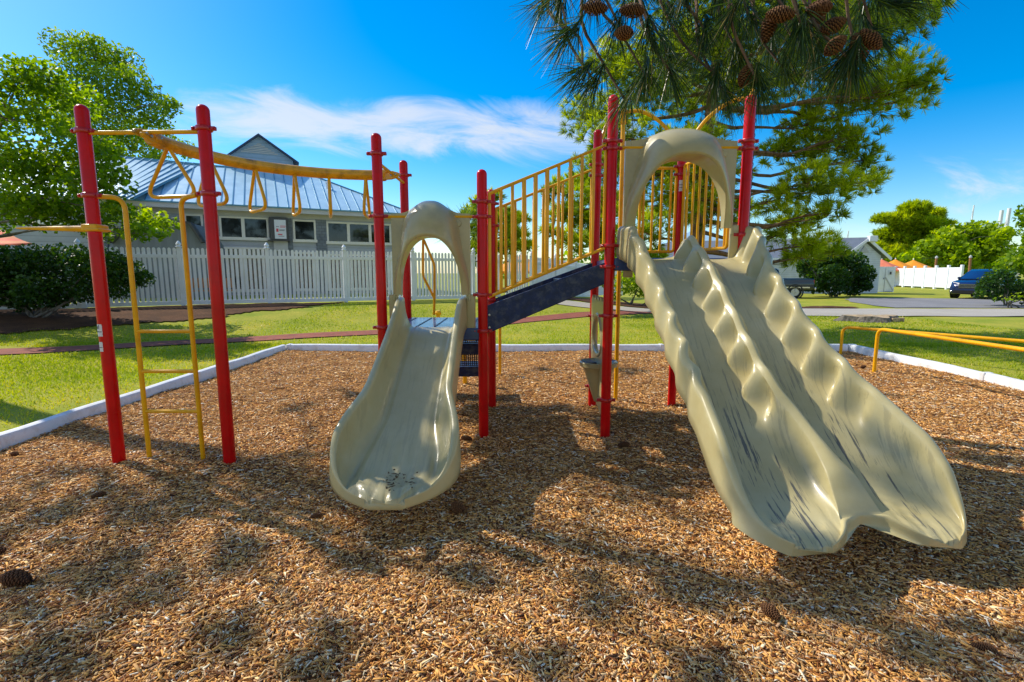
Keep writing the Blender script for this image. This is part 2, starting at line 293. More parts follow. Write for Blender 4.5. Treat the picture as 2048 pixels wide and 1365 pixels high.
class MB:
    def __init__(s): s.v = []; s.f = []
    def add(s, vs, fs):
        b = len(s.v); s.v += [tuple(v) for v in vs]; s.f += [tuple(b + i for i in f) for f in fs]; return s
    def box(s, c, size, rot=None, M=None):
        x, y, z = [k / 2 for k in size]
        vs = [Vector((a * x, b * y, d * z)) for a in (-1, 1) for b in (-1, 1) for d in (-1, 1)]
        if rot is not None: vs = [Matrix.Rotation(rot, 3, 'Z') @ v for v in vs]
        if M is not None: vs = [M @ v for v in vs]
        c = Vector(c); return s.add([v + c for v in vs], [(0, 1, 3, 2), (4, 6, 7, 5), (0, 4, 5, 1), (2, 3, 7, 6), (0, 2, 6, 4), (1, 5, 7, 3)])
    def bar(s, a, b, w, h):
        """rectangular bar from a to b"""
        a, b = Vector(a), Vector(b); t = (b - a).normalized(); u = Vector((0, 0, 1)) if abs(t.z) < .95 else Vector((0, 1, 0))
        x = t.cross(u).normalized(); y = x.cross(t).normalized(); vs = []
        for p in (a, b):
            for i, j in ((-1, -1), (1, -1), (1, 1), (-1, 1)): vs.append(p + x * i * w / 2 + y * j * h / 2)
        return s.add(vs, [(3, 2, 1, 0), (4, 5, 6, 7), (0, 1, 5, 4), (1, 2, 6, 5), (2, 3, 7, 6), (3, 0, 4, 7)])
    def tube(s, pts, r, seg=12, caps=True, closed=False):
        R = tube_rings(pts, r, seg); n = len(R); vs = [v for ring in R for v in ring]; fs = []
        for i in range(n if closed else n - 1):
            j = (i + 1) % n
            for k in range(seg): fs.append((i * seg + k, i * seg + (k + 1) % seg, j * seg + (k + 1) % seg, j * seg + k))
        if caps and not closed: fs += [tuple(reversed(range(seg))), tuple((n - 1) * seg + k for k in range(seg))]
        return s.add(vs, fs)
    def lathe(s, prof, c=(0, 0, 0), seg=20, M=None, a0=0, a1=2 * PI):
        """profile of (radius, height) turned about Z"""
        full = abs(a1 - a0 - 2 * PI) < 1e-6; ns = seg if full else seg + 1; c = Vector(c); vs = []
        for r, z in prof:
            for k in range(ns):
                a = a0 + (a1 - a0) * k / seg; v = Vector((r * math.cos(a), r * math.sin(a), z))
                if M is not None: v = M @ v
                vs.append(v + c)
        fs = []
        for i in range(len(prof) - 1):
            for k in range(seg if full else seg): fs.append((i * ns + k, i * ns + (k + 1) % ns, (i + 1) * ns + (k + 1) % ns, (i + 1) * ns + k))
        return s.add(vs, fs)
    def grid(s, rows):
        n = len(rows[0]); vs = [p for r in rows for p in r]; fs = []
        for i in range(len(rows) - 1):
            for j in range(n - 1): fs.append((i * n + j, i * n + j + 1, (i + 1) * n + j + 1, (i + 1) * n + j))
        return s.add(vs, fs)
    def prism(s, poly, d):
        """polygon (3D points) pushed along vector d"""
        d = Vector(d); n = len(poly); vs = [Vector(p) for p in poly] + [Vector(p) + d for p in poly]
        return s.add(vs, [tuple(range(n)), tuple(reversed(range(n, 2 * n)))] + [(i, i + n, (i + 1) % n + n, (i + 1) % n) for i in range(n)])
    def face(s, vs): return s.add(vs, [tuple(range(len(vs)))])
    def build(s, name, mat, parent=None, smooth=35, bevel=0, bseg=2, solid=0, world=True, attr=None, label=None):
        o0 = ORG[parent] if (parent is not None and world) else Vector((0, 0, 0))
        me = bpy.data.meshes.new(name); me.from_pydata([(v[0] - o0.x, v[1] - o0.y, v[2] - o0.z) for v in s.v], [], s.f)
        if attr is not None:
            a = me.attributes.new('rnd', 'FLOAT', 'POINT'); a.data.foreach_set('value', np.array(attr, dtype=np.float32))
        me.update()
        if smooth:
            me.polygons.foreach_set('use_smooth', [True] * len(me.polygons)); me.set_sharp_from_angle(angle=math.radians(smooth))
        o = link_mesh(me, name, mat, parent)
        if solid:
            m = o.modifiers.new('thickness', 'SOLIDIFY'); m.thickness = solid; m.offset = 0
        if bevel:
            m = o.modifiers.new('bevel', 'BEVEL'); m.width = bevel; m.segments = bseg; m.limit_method = 'ANGLE'; m.angle_limit = math.radians(40)
        if label: o['label'] = label
        return o
def np_mesh(name, V, k, mat, parent=None, rnd=None, smooth=False, faces=None):
    """V: (n*k,3) vertices, every k in a row is one face unless faces is given"""
    o0 = ORG[parent] if parent is not None else Vector((0, 0, 0))
    V = np.asarray(V, dtype=np.float32).reshape(-1, 3) - np.array(o0, dtype=np.float32)
    me = bpy.data.meshes.new(name); nv = len(V); me.vertices.add(nv); me.vertices.foreach_set('co', V.ravel())
    idx = np.arange(nv, dtype=np.int32) if faces is None else np.asarray(faces, dtype=np.int32).ravel()
    nf = len(idx) // k; me.loops.add(len(idx)); me.loops.foreach_set('vertex_index', idx)
    me.polygons.add(nf); me.polygons.foreach_set('loop_start', np.arange(0, len(idx), k, dtype=np.int32)); 
    me.update(calc_edges=True)
    if smooth: me.polygons.foreach_set('use_smooth', np.ones(nf, dtype=bool))
    if rnd is not None:
        a = me.attributes.new('rnd', 'FLOAT', 'POINT'); a.data.foreach_set('value', np.asarray(rnd, dtype=np.float32))
    me.validate(); return link_mesh(me, name, mat, parent)
def unit(a): return a / np.maximum(np.linalg.norm(a, axis=-1, keepdims=True), 1e-9)
def sstep(a, b, x): 
    t = np.clip((x - a) / (b - a), 0, 1); return t * t * (3 - 2 * t)

# ------------------------------------------------------------------ ground
KX0, KX1, KY = -4.45, 6.62, 9.78          # playground border: left, right, back
FD = Vector((.894, .447, 0)); FN = Vector((.447, -.894, 0)); FP0 = Vector((-8.07, 16.9, 0))   # picket fence line
def terr(x, y):
    """lawn height: rises gently to the fence on the left, level on the right"""
    x = np.asarray(x, float); y = np.asarray(y, float)
    s = (x - FP0.x) * FN.x + (y - FP0.y) * FN.y            # metres in front of the fence
    r = .42 * (1 - sstep(.5, 6.0, s)) * (1 - sstep(1.0, 7.0, x))
    return .05 + r + .012 * np.sin(1.7 * x + .4) * np.cos(1.3 * y)
def T(x, y): return float(terr(x, y))
def mulch_z(x, y):
    g = lambda cx_, cy_, r_: np.exp(-((x - cx_) ** 2 + (y - cy_) ** 2) / r_ ** 2)
    return -.05 * g(-.73, 2.55, .45) - .05 * g(1.6, 2.1, .5) - .05 * g(2.2, 2.2, .45) + .04 * g(-2.6, 3.75, .6) + .03 * g(.2, 3.2, .7) + .016 * np.sin(2.1 * x + 1.3) * np.cos(1.7 * y) + .010 * np.sin(5.3 * x) * np.sin(4.1 * y + .6) + .006 * np.sin(11 * x + y) * np.cos(9 * y)
def sheet(name, xs, ys, zf, mat, hole=None):
    X, Y = np.meshgrid(xs, ys); Z = zf(X, Y); V = np.stack([X, Y, Z], -1).reshape(-1, 3); n, m = len(ys), len(xs)
    F = []
    for i in range(n - 1):
        for j in range(m - 1):
            if hole and hole((xs[j] + xs[j + 1]) / 2, (ys[i] + ys[i + 1]) / 2): continue
            F.append((i * m + j, i * m + j + 1, (i + 1) * m + j + 1, (i + 1) * m + j))
    o = np_mesh(name, V, 4, mat, faces=F, smooth=True); return tag(o, kind='structure')
xs = np.unique(np.concatenate([np.array([-1500, -600, -250, -120, -60, -40, 60, 120, 250, 600, 1500]), np.arange(-30, 50, 2.0), np.arange(-16, 12, .5), [KX0, KX1]]))
ys = np.unique(np.concatenate([np.array([-400, -100, -40, 80, 120, 250, 600, 1500]), np.arange(-20, 60, 2.0), np.arange(-2, 26, .5), [KY, -2.0]]))
sheet('lawn', xs, ys, terr, 'lawn', hole=lambda x, y: KX0 < x < KX1 and -2 < y < KY)
sheet('mulch_bed', np.arange(KX0, KX1 + .05, .0923), np.arange(-2, KY + .08, .0935), mulch_z, 'mulch')

def strip(name, pts, w, mat, lift, n=10, kind='structure'):
    """ground strip along a polyline laid over the terrain"""
    P = smooth_path([(p[0], p[1], 0) for p in pts], n); rows = []
    for i, p in enumerate(P):
        t = (P[min(i + 1, len(P) - 1)] - P[max(i - 1, 0)]).normalized(); s = Vector((-t.y, t.x, 0)); row = []
        for k in range(7):
            q = p + s * w * (k / 6 - .5); row.append((q.x, q.y, T(q.x, q.y) + lift))
        rows.append(row)
    o = MB().grid(rows).build(name, mat); return tag(o, kind=kind)
def patch(name, poly, mat, lift, cell=.5, wob=.12):
    """irregular patch on the terrain"""
    from mathutils.geometry import tessellate_polygon
    P = []
    for i in range(len(poly)):
        a, b = Vector((*poly[i], 0)), Vector((*poly[(i + 1) % len(poly)], 0)); n = max(1, int((b - a).length / cell))
        for k in range(n):
            q = a.lerp(b, k / n); P.append(q + Vector((random.uniform(-wob, wob), random.uniform(-wob, wob), 0)))
    mb = MB()
    tri = tessellate_polygon([P])
    mb.add([(p.x, p.y, T(p.x, p.y) + lift) for p in P], tri)
    o = mb.build(name, mat); return tag(o, kind='structure')
def draped(name, poly, mat, lift, cell=.13):
    """patch cut from small cells so that it follows the rising ground, with a ragged edge"""
    P = np.array(poly); x0, y0 = P.min(0); x1, y1 = P.max(0); gx = np.arange(x0 - .3, x1 + .3, cell); gy = np.arange(y0 - .3, y1 + .3, cell); X, Y = np.meshgrid(gx, gy)
    cx_, cy_ = X[:-1, :-1] + cell / 2, Y[:-1, :-1] + cell / 2; wx = cx_ + .16 * np.sin(3.1 * cy_ + 1) + .08 * np.sin(9 * cy_); wy = cy_ + .14 * np.sin(2.7 * cx_) + .08 * np.sin(8 * cx_ + 2); ins = np.zeros(cx_.shape, bool); m = len(P)
    for i in range(m):
        (ax_, ay_), (bx_, by_) = P[i], P[(i + 1) % m]; c = ((ay_ > wy) != (by_ > wy)) & (wx < (bx_ - ax_) * (wy - ay_) / (by_ - ay_ + 1e-12) + ax_); ins ^= c
    I, J = np.nonzero(ins); w = len(gx); F = np.stack([I * w + J, I * w + J + 1, (I + 1) * w + J + 1, (I + 1) * w + J], 1)
    used = np.unique(F); mp = -np.ones(w * len(gy), int); mp[used] = np.arange(len(used)); V = np.stack([X, Y, terr(X, Y) + lift], -1).reshape(-1, 3)[used]
    o = np_mesh(name, V, 4, mat, faces=mp[F], smooth=True); return tag(o, kind='structure')
strip('brick_path', [(-14, 7.4), (-9.3, 9.25), (-6, 10.9), (-3.3, 12.4), (-1, 14.0), (1.6, 16.3), (4.6, 18.3), (7.5, 19.0)], .85, 'brick', .020)
strip('concrete_path', [(1.2, 19.8), (4, 19.3), (8, 19.0), (14, 18.9)], 1.5, 'concrete', .022)
strip('pavement', [(9, 18.7), (16, 18.6), (28, 18.4), (60, 18.0)], 3.6, 'concrete', .028)
DRV = [gp(px, py, .05) for px, py in [(1688, 600), (1700, 597.5), (1780, 597), (1900, 598), (2000, 601), (2120, 606), (2300, 612), (2300, 617.5), (2048, 617), (1880, 617), (1790, 616.5), (1745, 612), (1705, 605)]]
draped('hedge_bed', [(-17, 8.6), (-12, 10.6), (-9.4, 12.2), (-7.6, 14.2), (-6.2, 16.6), (-5.9, 17.9), (-9, 16.4), (-12, 14.9), (-17, 12.4)], 'soil', .03)
draped('shrub_bed', [(2.2, 20.9), (5, 20.4), (8, 20.6), (8, 23), (4, 23.5), (1.8, 22.5)], 'soil', .03)
patch('driveway', [(q.x, q.y) for q in DRV], 'asphalt', .024, .8, .1)
draped('tree_bed', [(10.5, 20.6), (14.2, 20.7), (14.4, 21.6), (11, 22)], 'soil', .034)
patch('roadside_bed', [(24, 19.6+1.0), (34, 20.7), (34, 26), (27, 25.5), (25.4, 22.6)], 'soil', .034)

# wood chips: loose pieces lying on the mulch, thinning out with distance
def chips(dens):
    C = []
    for y0, y1, d in dens:
        half = 1.12 * y1 + .4; x0, x1 = max(KX0 + .05, -half), min(KX1 - .05, half); n = int((x1 - x0) * (y1 - y0) * d)
        x = RNG.uniform(x0, x1, n); y = RNG.uniform(y0, y1, n); k = np.abs(x) < 1.10 * y + .4
        C.append(np.stack([x[k], y[k]], 1))
    return np.concatenate(C)
c = chips([(1.2, 2.4, 12500), (2.4, 3.4, 9000), (3.4, 4.6, 4600), (4.6, 6.2, 2500), (6.2, 8, 1100), (8, KY - .05, 700)])
n = len(c); far = sstep(3, 9, c[:, 1])
Lc = np.clip(RNG.lognormal(math.log(.0215), .55, n), .006, .07) * (1 + .5 * far); Wc = np.clip(RNG.lognormal(math.log(.0042), .5, n), .0018, .013) * (1 + .6 * far); Hc = RNG.uniform(.0008, .0026, n)
yaw = RNG.uniform(0, 2 * PI, n); pit = RNG.normal(0, .10, n); rol = RNG.normal(0, .22, n)
dx = np.stack([np.cos(yaw) * np.cos(pit), np.sin(yaw) * np.cos(pit), np.sin(pit)], 1)
sd = np.stack([-np.sin(yaw), np.cos(yaw), np.zeros(n)], 1); nu = np.cross(dx, sd)
sd2 = sd * np.cos(rol)[:, None] + nu * np.sin(rol)[:, None]; nu = np.cross(dx, sd2)
ctr = np.stack([c[:, 0], c[:, 1], mulch_z(c[:, 0], c[:, 1]) + RNG.uniform(.002, .016, n)], 1)
V = np.zeros((n, 8, 3)); taper = RNG.uniform(.45, 1, n)
for i, (a, b, h) in enumerate([(-1, -1, -1), (1, -1, -1), (1, 1, -1), (-1, 1, -1), (-1, -1, 1), (1, -1, 1), (1, 1, 1), (-1, 1, 1)]):
    tw = np.where(a > 0, taper, 1.0)
    V[:, i] = ctr + dx * (a * Lc / 2)[:, None] + sd2 * (b * tw * Wc / 2)[:, None] + nu * (h * Hc)[:, None]
F = (np.arange(n)[:, None, None] * 8 + np.array([(4, 5, 6, 7), (0, 1, 5, 4), (1, 2, 6, 5), (2, 3, 7, 6), (3, 0, 4, 7)])[None]).reshape(-1, 4)
rv = np.clip(RNG.normal(.47, .27, n), 0, 1)
o = np_mesh('wood_chips', V.reshape(-1, 3), 4, 'chips', rnd=np.repeat(rv, 8), faces=F)
tag(o, 'loose tan and brown wood chips covering the playground floor', 'wood chips', kind='stuff')
# pine straw
n = 5200; x = RNG.uniform(-4.3, 6.4, n); y = 1.2 + 7.5 * RNG.random(n) ** 1.6; cl = RNG.uniform(0, 2 * PI, n)
k = np.abs(x) < 1.1 * y + .4; x, y, cl = x[k], y[k], cl[k]; n = len(x); l = RNG.uniform(.06, .16, n); z = mulch_z(x, y) + RNG.uniform(.014, .026, n)
d = np.stack([np.cos(cl), np.sin(cl), RNG.normal(0, .06, n)], 1) * l[:, None] / 2; s = np.stack([-np.sin(cl), np.cos(cl), np.zeros(n)], 1) * .0013; p = np.stack([x, y, z], 1)
tag(np_mesh('pine_straw', np.stack([p - d - s, p - d + s, p + d + s, p + d - s], 1), 4, 'straw', rnd=np.repeat(RNG.random(n), 4)), 'fallen reddish pine needles scattered over the wood chips', 'pine straw', kind='stuff')
# grass blades
def blades(n, xr, yr, pw=1.0):
    x = RNG.uniform(*xr, n); y = yr[0] + (yr[1] - yr[0]) * RNG.random(n) ** pw; return np.stack([x, y], 1)
g = np.concatenate([blades(60000, (-9.5, KX0 - .12), (2.5, 10.5), 1.1), blades(90000, (-11, 13), (KY + .1, 17.5), 1.5), blades(26000, (KX1 + .12, 13), (5.5, 10.5))])
def on_path(q):
    pts = np.array([(-14, 7.4), (-9.3, 9.25), (-6, 10.9), (-3.3, 12.4), (-1, 14.0), (1.6, 16.3), (4.6, 18.3), (7.5, 19.0)]); d = np.full(len(q), 9.)
    for a, b in zip(pts[:-1], pts[1:]):
        ab = b - a; t = np.clip(((q - a) @ ab) / (ab @ ab), 0, 1); d = np.minimum(d, np.linalg.norm(q - a - t[:, None] * ab, axis=1))
    return d
patchy = np.sin(1.3 * g[:, 0] + 2 * np.sin(.9 * g[:, 1])) * np.cos(1.1 * g[:, 1] + 1.5 * np.sin(.7 * g[:, 0]))
s_f = (g[:, 0] - FP0.x) * FN.x + (g[:, 1] - FP0.y) * FN.y
k = (on_path(g) > .58) & (RNG.random(len(g)) < .62 + .4 * patchy) & (np.abs(g[:, 0]) < 1.1 * g[:, 1] + .5) & ((s_f > 3.6) | (g[:, 0] > -6)) & (s_f > .2)
g = g[k]; patchy = patchy[k]; n = len(g); a = RNG.uniform(0, 2 * PI, n); dist = np.hypot(g[:, 0], g[:, 1]); h = RNG.uniform(.018, .052, n); w = (.0045 + .0011 * dist) * RNG.uniform(.7, 1.3, n)
b = np.stack([g[:, 0], g[:, 1], terr(g[:, 0], g[:, 1])], 1); s = np.stack([np.cos(a), np.sin(a), 0 * a], 1) * w[:, None] / 2
ln = np.stack([RNG.normal(0, .5, n) * h, RNG.normal(0, .5, n) * h, h], 1)
tag(np_mesh('lawn_grass', np.stack([b - s, b + s, b + ln], 1), 3, 'grass', rnd=np.repeat(np.clip(.45 - .3 * patchy + RNG.normal(0, .2, n), 0, 1), 3)), 'short patchy yellow green grass of the lawn', 'grass', kind='stuff')

# ------------------------------------------------------------------ playground border
def border(a, b, label, caps=True):
    a, b = Vector(a), Vector(b); t = thing('playground_border', a, label, 'border'); d = (b - a).normalized(); s = Vector((-d.y, d.x, 0)); Ln = (b - a).length; n = max(1, round(Ln / 3.2))
    prof = [(-.065, -.05), (-.065, .085), (-.045, .115), (-.015, .125), (.015, .125), (.045, .115), (.065, .085), (.065, -.05)]
    for i in range(n):
        p, q = a + d * (Ln * i / n + .004), a + d * (Ln * (i + 1) / n - .004); m = 10
        rows = [[p.lerp(q, k / m) + s * (u + .006 * math.sin(k * 1.7 + i)) + Vector((0, 0, v + .005 * math.sin(k * 1.1 + 2 * i))) for u, v in prof] for k in range(m + 1)]
        mb = MB().grid(rows); nv = len(prof); mb.f += [tuple(range(nv)), tuple(reversed(range(m * nv, m * nv + nv)))]
        mb.build('border_rail', 'kerbw', t)
        j = p; MB().bar(j + s * 0 - d * .03 + Vector((0, 0, .04)), j + d * .05 + Vector((0, 0, .04)), .142, .178).build('joint_cap', 'kerbw', t, bevel=.012)
border((KX0, -1.5, 0), (KX0, KY, 0), 'white plastic border rail along the left edge of the wood chips')
border((KX0 + .1, KY, 0), (KX1 - .1, KY, 0), 'white plastic border rail along the back edge of the wood chips')
border((KX1, KY, 0), (KX1, -1.5, 0), 'white plastic border rail along the right edge, beyond the yellow bars')

# ------------------------------------------------------------------ play structure
ROOT = thing('play_structure', (.2, 4.9, 0), 'red and yellow climbing frame with beige slides and blue stairs on wood chips', 'playground')
YF, YB, YL = 4.543, 5.595, 3.80
POST = dict(P1=(-3.07, YL, 2.69), P2=(-2.206, YL, 2.69), A=(-1.167, YF, 2.69), B=(-.262, YF, 2.39), C=(-1.156, YB, 2.69), D=(-.225, YB, 2.39),
            E=(.863, YF, 3.0), F=(2.03, YF, 3.0), G=(.9075, YB, 3.0), H=(1.8085, YB, 3.0))
PR = .0445
CL = dict(P1=[263, 392], P2=[258, 388], A=[308, 433, 655], B=[404, 434, 590, 662], C=[351], D=[408, 452, 600], E=[283, 298, 492, 534, 632, 800], F=[283, 298, 470], G=[330, 352, 545, 632, 772], H=[334, 350])
PO = {}
for k, (x, y, h) in POST.items():
    prof = [(PR, -.12), (PR, h - PR * .95)] + [(PR * math.cos(a), h - PR * .95 + PR * .95 * math.sin(a)) for a in np.linspace(.15, PI / 2 - .01, 9)] + [(0.0005, h)]
    p = MB().lathe(prof, (x, y, 0), 28).build('post', 'red', ROOT, smooth=60); PO[k] = p
    for py in CL[k]:
        z = zat(py, y); mb = MB()
        w = .017; mb.lathe([(PR + .001, -w), (PR + .010, -w), (PR + .013, -w * .6), (PR + .013, w * .6), (PR + .010, w), (PR + .001, w)], (x, y, z), 28)
        for sgn in (-1, 1):
            mb.box((x + sgn * (PR + .024), y - .004, z), (.034, .030, .027)); mb.lathe([(.0, .011), (.009, .010), (.010, 0)], (x + sgn * (PR + .026), y - .020, z), 8, M=Matrix.Rotation(PI / 2, 3, 'X'))
        mb.build('clamp', 'red_clamp', p, smooth=40, bevel=.003, bseg=1)
def stick(post, y0, y1, w, lines):
    """paper sticker wrapped on the post front, partly peeled"""
    x, y, h = POST[post]; z0, z1 = zat(y1, y), zat(y0, y); R = PR + .0015; aw = w / R; a_c = -PI / 2 - .25 if x < 0 else -PI / 2 - .25
    rows = []
    for i in range(7):
        z = z0 + (z1 - z0) * i / 6; cut = .12 * math.sin(i * 2.3)
        rows.append([(x + R * math.cos(a_c + aw * (u - .5) * (1 - max(0, cut))), y + R * math.sin(a_c + aw * (u - .5) * (1 - max(0, cut))), z) for u in np.linspace(0, 1, 9)])
    st = MB().grid(rows).build('sticker', 'sticker', PO[post]); R2 = R + .001
    for (v, u0, u1, t) in lines:
        z = z0 + (z1 - z0) * v; MB().grid([[(x + R2 * math.cos(a_c + aw * (u - .5)), y + R2 * math.sin(a_c + aw * (u - .5)), z + q) for u in np.linspace(u0, u1, 6)] for q in (0, t)]).build('print', 'ink', PO[post])
stick('P1', 648, 672, .050, [(.35, .1, .9, .006), (.62, .1, .32, .02), (.62, .45, .55, .03)]); stick('P1', 683, 702, .036, [(.4, .1, .9, .004)])
stick('H', 362, 384, .05, [(.3, .1, .85, .006), (.55, .05, .9, .006)])

# --- decks
ZL, ZH = 1.01, 1.63
def deck(x0, x1, y0, y1, z, poly=None):
    mb = MB(); pts = poly or [(x0, y0), (x1, y0), (x1, y1), (x0, y1)]
    mb.prism([(p[0], p[1], z - .11) for p in pts], (0, 0, .11)); return mb.build('deck', 'blue_deck', ROOT, bevel=.012)
dk = deck(POST['A'][0] + .03, POST['B'][0] - .03, YF - .03, YB + .03, ZL)
mb = MB()
for i in range(5):       # raised tread lines on the deck
    x = -1.05 + .17 * i; mb.box((x, 5.08, ZL + .003), (.012, .9, .006), rot=-.0)
mb.build('deck_rib', 'blue', dk)
deck(0, 0, 0, 0, ZH, [(.90, YF - .03), (2.0, YF - .03), (2.0, YF + .1), (1.80, YB + .02), (.92, YB + .02)])
# --- stairs between the decks
st = None
xb, xe = POST['B'][0], POST['E'][0]
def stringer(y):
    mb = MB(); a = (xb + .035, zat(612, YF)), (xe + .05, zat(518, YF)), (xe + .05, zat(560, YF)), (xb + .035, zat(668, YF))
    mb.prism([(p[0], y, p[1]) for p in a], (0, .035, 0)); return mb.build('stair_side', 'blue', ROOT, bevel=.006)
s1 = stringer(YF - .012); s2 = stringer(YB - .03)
for x, z in ((xb + .06, zat(655, YF)), (xb + .06, zat(630, YF)), (xe - .03, zat(545, YF))): MB().lathe([(0, .008), (.009, .007), (.011, 0)], (x, YF - .013, z), 10, M=Matrix.Rotation(PI / 2, 3, 'X')).build('bolt', 'steel', s1)
for i in range(3):
    x = xb + .15 + .3 * i; z = ZL + .155 * (i + 1) - .05
    MB().box((x + .1, (YF + YB) / 2, z), (.28, YB - YF - .08, .04)).build('stair_step', 'blue', ROOT, bevel=.006)
# --- stair railings
def railing(y, x0, x1, zt0, zt1, zb0, zb1, nb=11, r=.0145):
    mb = MB(); a, b = Vector((x0, y, zt0)), Vector((x1, y, zt1)); c_, d_ = Vector((x1, y, zb1)), Vector((x0, y, zb0))
    mb.tube([a, b, c_, d_], .016, 10, closed=True); o = mb.build('guard_rail', 'yellow', ROOT)
    for i in range(nb):
        t = (i + .05) / (nb - .9); p = a.lerp(b, t); q = d_.lerp(c_, t); m2 = MB().tube([p, q], r * (1.35 if i in (3, 4, 5) else 1), 8); m2.build('baluster', 'yellow', o)
    return o
zt0, zt1, zb0, zb1 = zat(388, YF), zat(290, YF), zat(594, YF), zat(497, YF)
railing(YF, xb + .06, xe - .05, zt0, zt1, zb0, zb1); railing(YB, POST['D'][0] + .05, POST['G'][0] - .05, zt0, zt1, zb0, zb1)
# --- back barrier of the high deck
def barrier(p, q, zt, zb, nb):
    p, q = Vector(p), Vector(q); m = MB(); m.tube(bend([p.lerp(q, .5) + Vector((0, 0, zb)), p + Vector((0, 0, zb)), p + Vector((0, 0, zt)), q + Vector((0, 0, zt)), q + Vector((0, 0, zb)), p.lerp(q, .49) + Vector((0, 0, zb))], .04), .016, 10); o = m.build('guard_rail', 'yellow', ROOT)
    for i in range(nb):
        t = (i + .6) / nb; u = p.lerp(q, t); MB().tube([u + Vector((0, 0, zt)), u + Vector((0, 0, zb))], .0135, 8).build('baluster', 'yellow', o)
G_, H_, F_ = [Vector((POST[k][0], POST[k][1], 0)) for k in 'GHF']
zt = zat(337, YB); zb = ZH + .10
barrier(H_ + Vector((-.05, 0, 0)), G_.lerp(H_, .52), zt, zb, 4)
barrier(H_ + (F_ - H_) * .06, H_ + (F_ - H_) * .80, zat(325, 5.4), zb, 7)
# --- sliding pole behind the deck and chain climber with its arms
def arms(tp, posts, zp, name_arm, root):
    for q in posts:
        d = Vector((q.x - tp.x, q.y - tp.y, 0)); p0 = tp + Vector((0, 0, 0)); e = Vector((q.x, q.y, zp)) - d.normalized() * .05
        path = smooth_path([p0, p0 + d * .30 + Vector((0, 0, -.02)), p0 + d * .62 + Vector((0, 0, (zp - tp.z) * .33)), p0 + d * .84 + Vector((0, 0, (zp - tp.z) * .72)), e], 6)
        MB().tube(path, .019, 10).build(name_arm, 'yellow', root)
pb = gp(1231, 802, 0); ptop = at(1250, 224, pb.y)
pole = MB().tube([(pb.x, pb.y, -.05), (pb.x, pb.y, ptop.z - .02)], .024, 14)
pole = pole.build('sliding_pole', 'yellow', ROOT)
MB().lathe([(.0, .05), (.034, .05), (.036, .04), (.036, -.10), (.030, -.11), (.025, -.11)], (pb.x, pb.y, ptop.z - .02), 16).build('pole_cap', 'yellow', pole)
arms(Vector((pb.x, pb.y, ptop.z)), [G_, H_], zat(300, YB), 'pole_arm', pole)
cx = at(1506, 196, 5.45)
arm = MB().lathe([(.0, .05), (.034, .05), (.036, .04), (.036, -.08), (.0, -.09)], cx, 16).build('climber_hub', 'yellow', ROOT)
arms(cx, [H_, F_], zat(300, YB), 'climber_arm', arm)
mb = MB(); z = cx.z - .08; i = 0
while z > .12:
    M = Matrix.Rotation(PI / 2 * (i % 2), 3, 'Z'); ring = [M @ Vector((.013 * math.cos(a), 0, .024 * math.sin(a))) + Vector((cx.x + .03, cx.y, z)) for a in np.linspace(0, 2 * PI, 11)[:-1]]
    mb.tube(ring, .0045, 6, closed=True); z -= .036; i += 1
mb.build('chain', 'chain', ROOT)
# --- curved overhead beam with hanging triangular rings
def mid(a, b): return (a + b) / 2
zc = zat(266, YL)
cb1 = MB().tube([(POST['P1'][0] + .04, YL, zc), (POST['P2'][0] - .04, YL, zc + .006)], .0155, 12).build('cross_bar', 'yellow', ROOT)
ze = at(785, 352, 5.07).z
cb2 = MB().tube([(POST['A'][0] + .0, YF + .04, ze + .02), (POST['C'][0], YB - .04, ze + .02)], .0155, 12).build('cross_bar', 'yellow', ROOT)
def beam_pt(th):
    X = -2.638 + 1.478 * (1 - math.cos(th)); Y = YL + 1.27 * math.sin(th)
    t = th / (PI / 2); return Vector((X, Y, zc - .015 + (ze - zc + .02) * t - .02 * math.sin(PI * t)))
path = [beam_pt(PI / 2 * i / 40) for i in range(41)]
beam = MB().tube(path[1:-1], .048, 20).build('overhead_beam', 'rust_yellow', ROOT)
for th, w in ((0.0, 1), (PI / 2, -1)):
    p = beam_pt(th); tg = (beam_pt(th + .02) - beam_pt(th - .02)).normalized(); mb = MB()
    M = Matrix.Rotation(math.atan2(tg.y, tg.x), 3, 'Z')
    for sg in (-1, 1):
        prof = [(-.075, 0), (-.06, .028), (0, .045), (.12, .052), (.19, .05), (.19, -.01), (-.03, -.01)]
        mb.prism([p + M @ Vector((u * w, sg * .012, sg * v if False else (v if sg > 0 else -v))) for u, v in prof], M @ Vector((0, sg * .03, 0)))
    mb.lathe([(.05, -.06), (.056, -.05), (.056, .05), (.05, .06)], p + tg * w * .12, 14, M=(tg.to_track_quat('Z', 'Y')).to_matrix())
    c_ = mb.build('beam_bracket', 'rust_yellow', beam, bevel=.006)
    for u in (-.04, 0, .1): MB().lathe([(0, .012), (.010, .010), (.011, 0)], p + M @ Vector((u * w, -.045, .0 if u else -.01)), 8, M=M @ Matrix.Rotation(PI / 2, 3, 'X')).build('bolt', 'steel', beam)
for th in (.17, .44, .72, .96, 1.17, 1.40):
    p = beam_pt(th); tg = (beam_pt(th + .02) - beam_pt(th - .02)); tg.z = 0; tg.normalize(); s = Vector((tg.y, -tg.x, 0)); t0 = p - Vector((0, 0, .035))
    pts = [t0 + s * .012, t0 + s * .24 + Vector((0, 0, -.355)), t0 - s * .24 + Vector((0, 0, -.355)), t0 - s * .012]
    full = bend(pts, .12, 9); MB().tube(full, .0145, 10).build('hand_ring', 'yellow', beam)
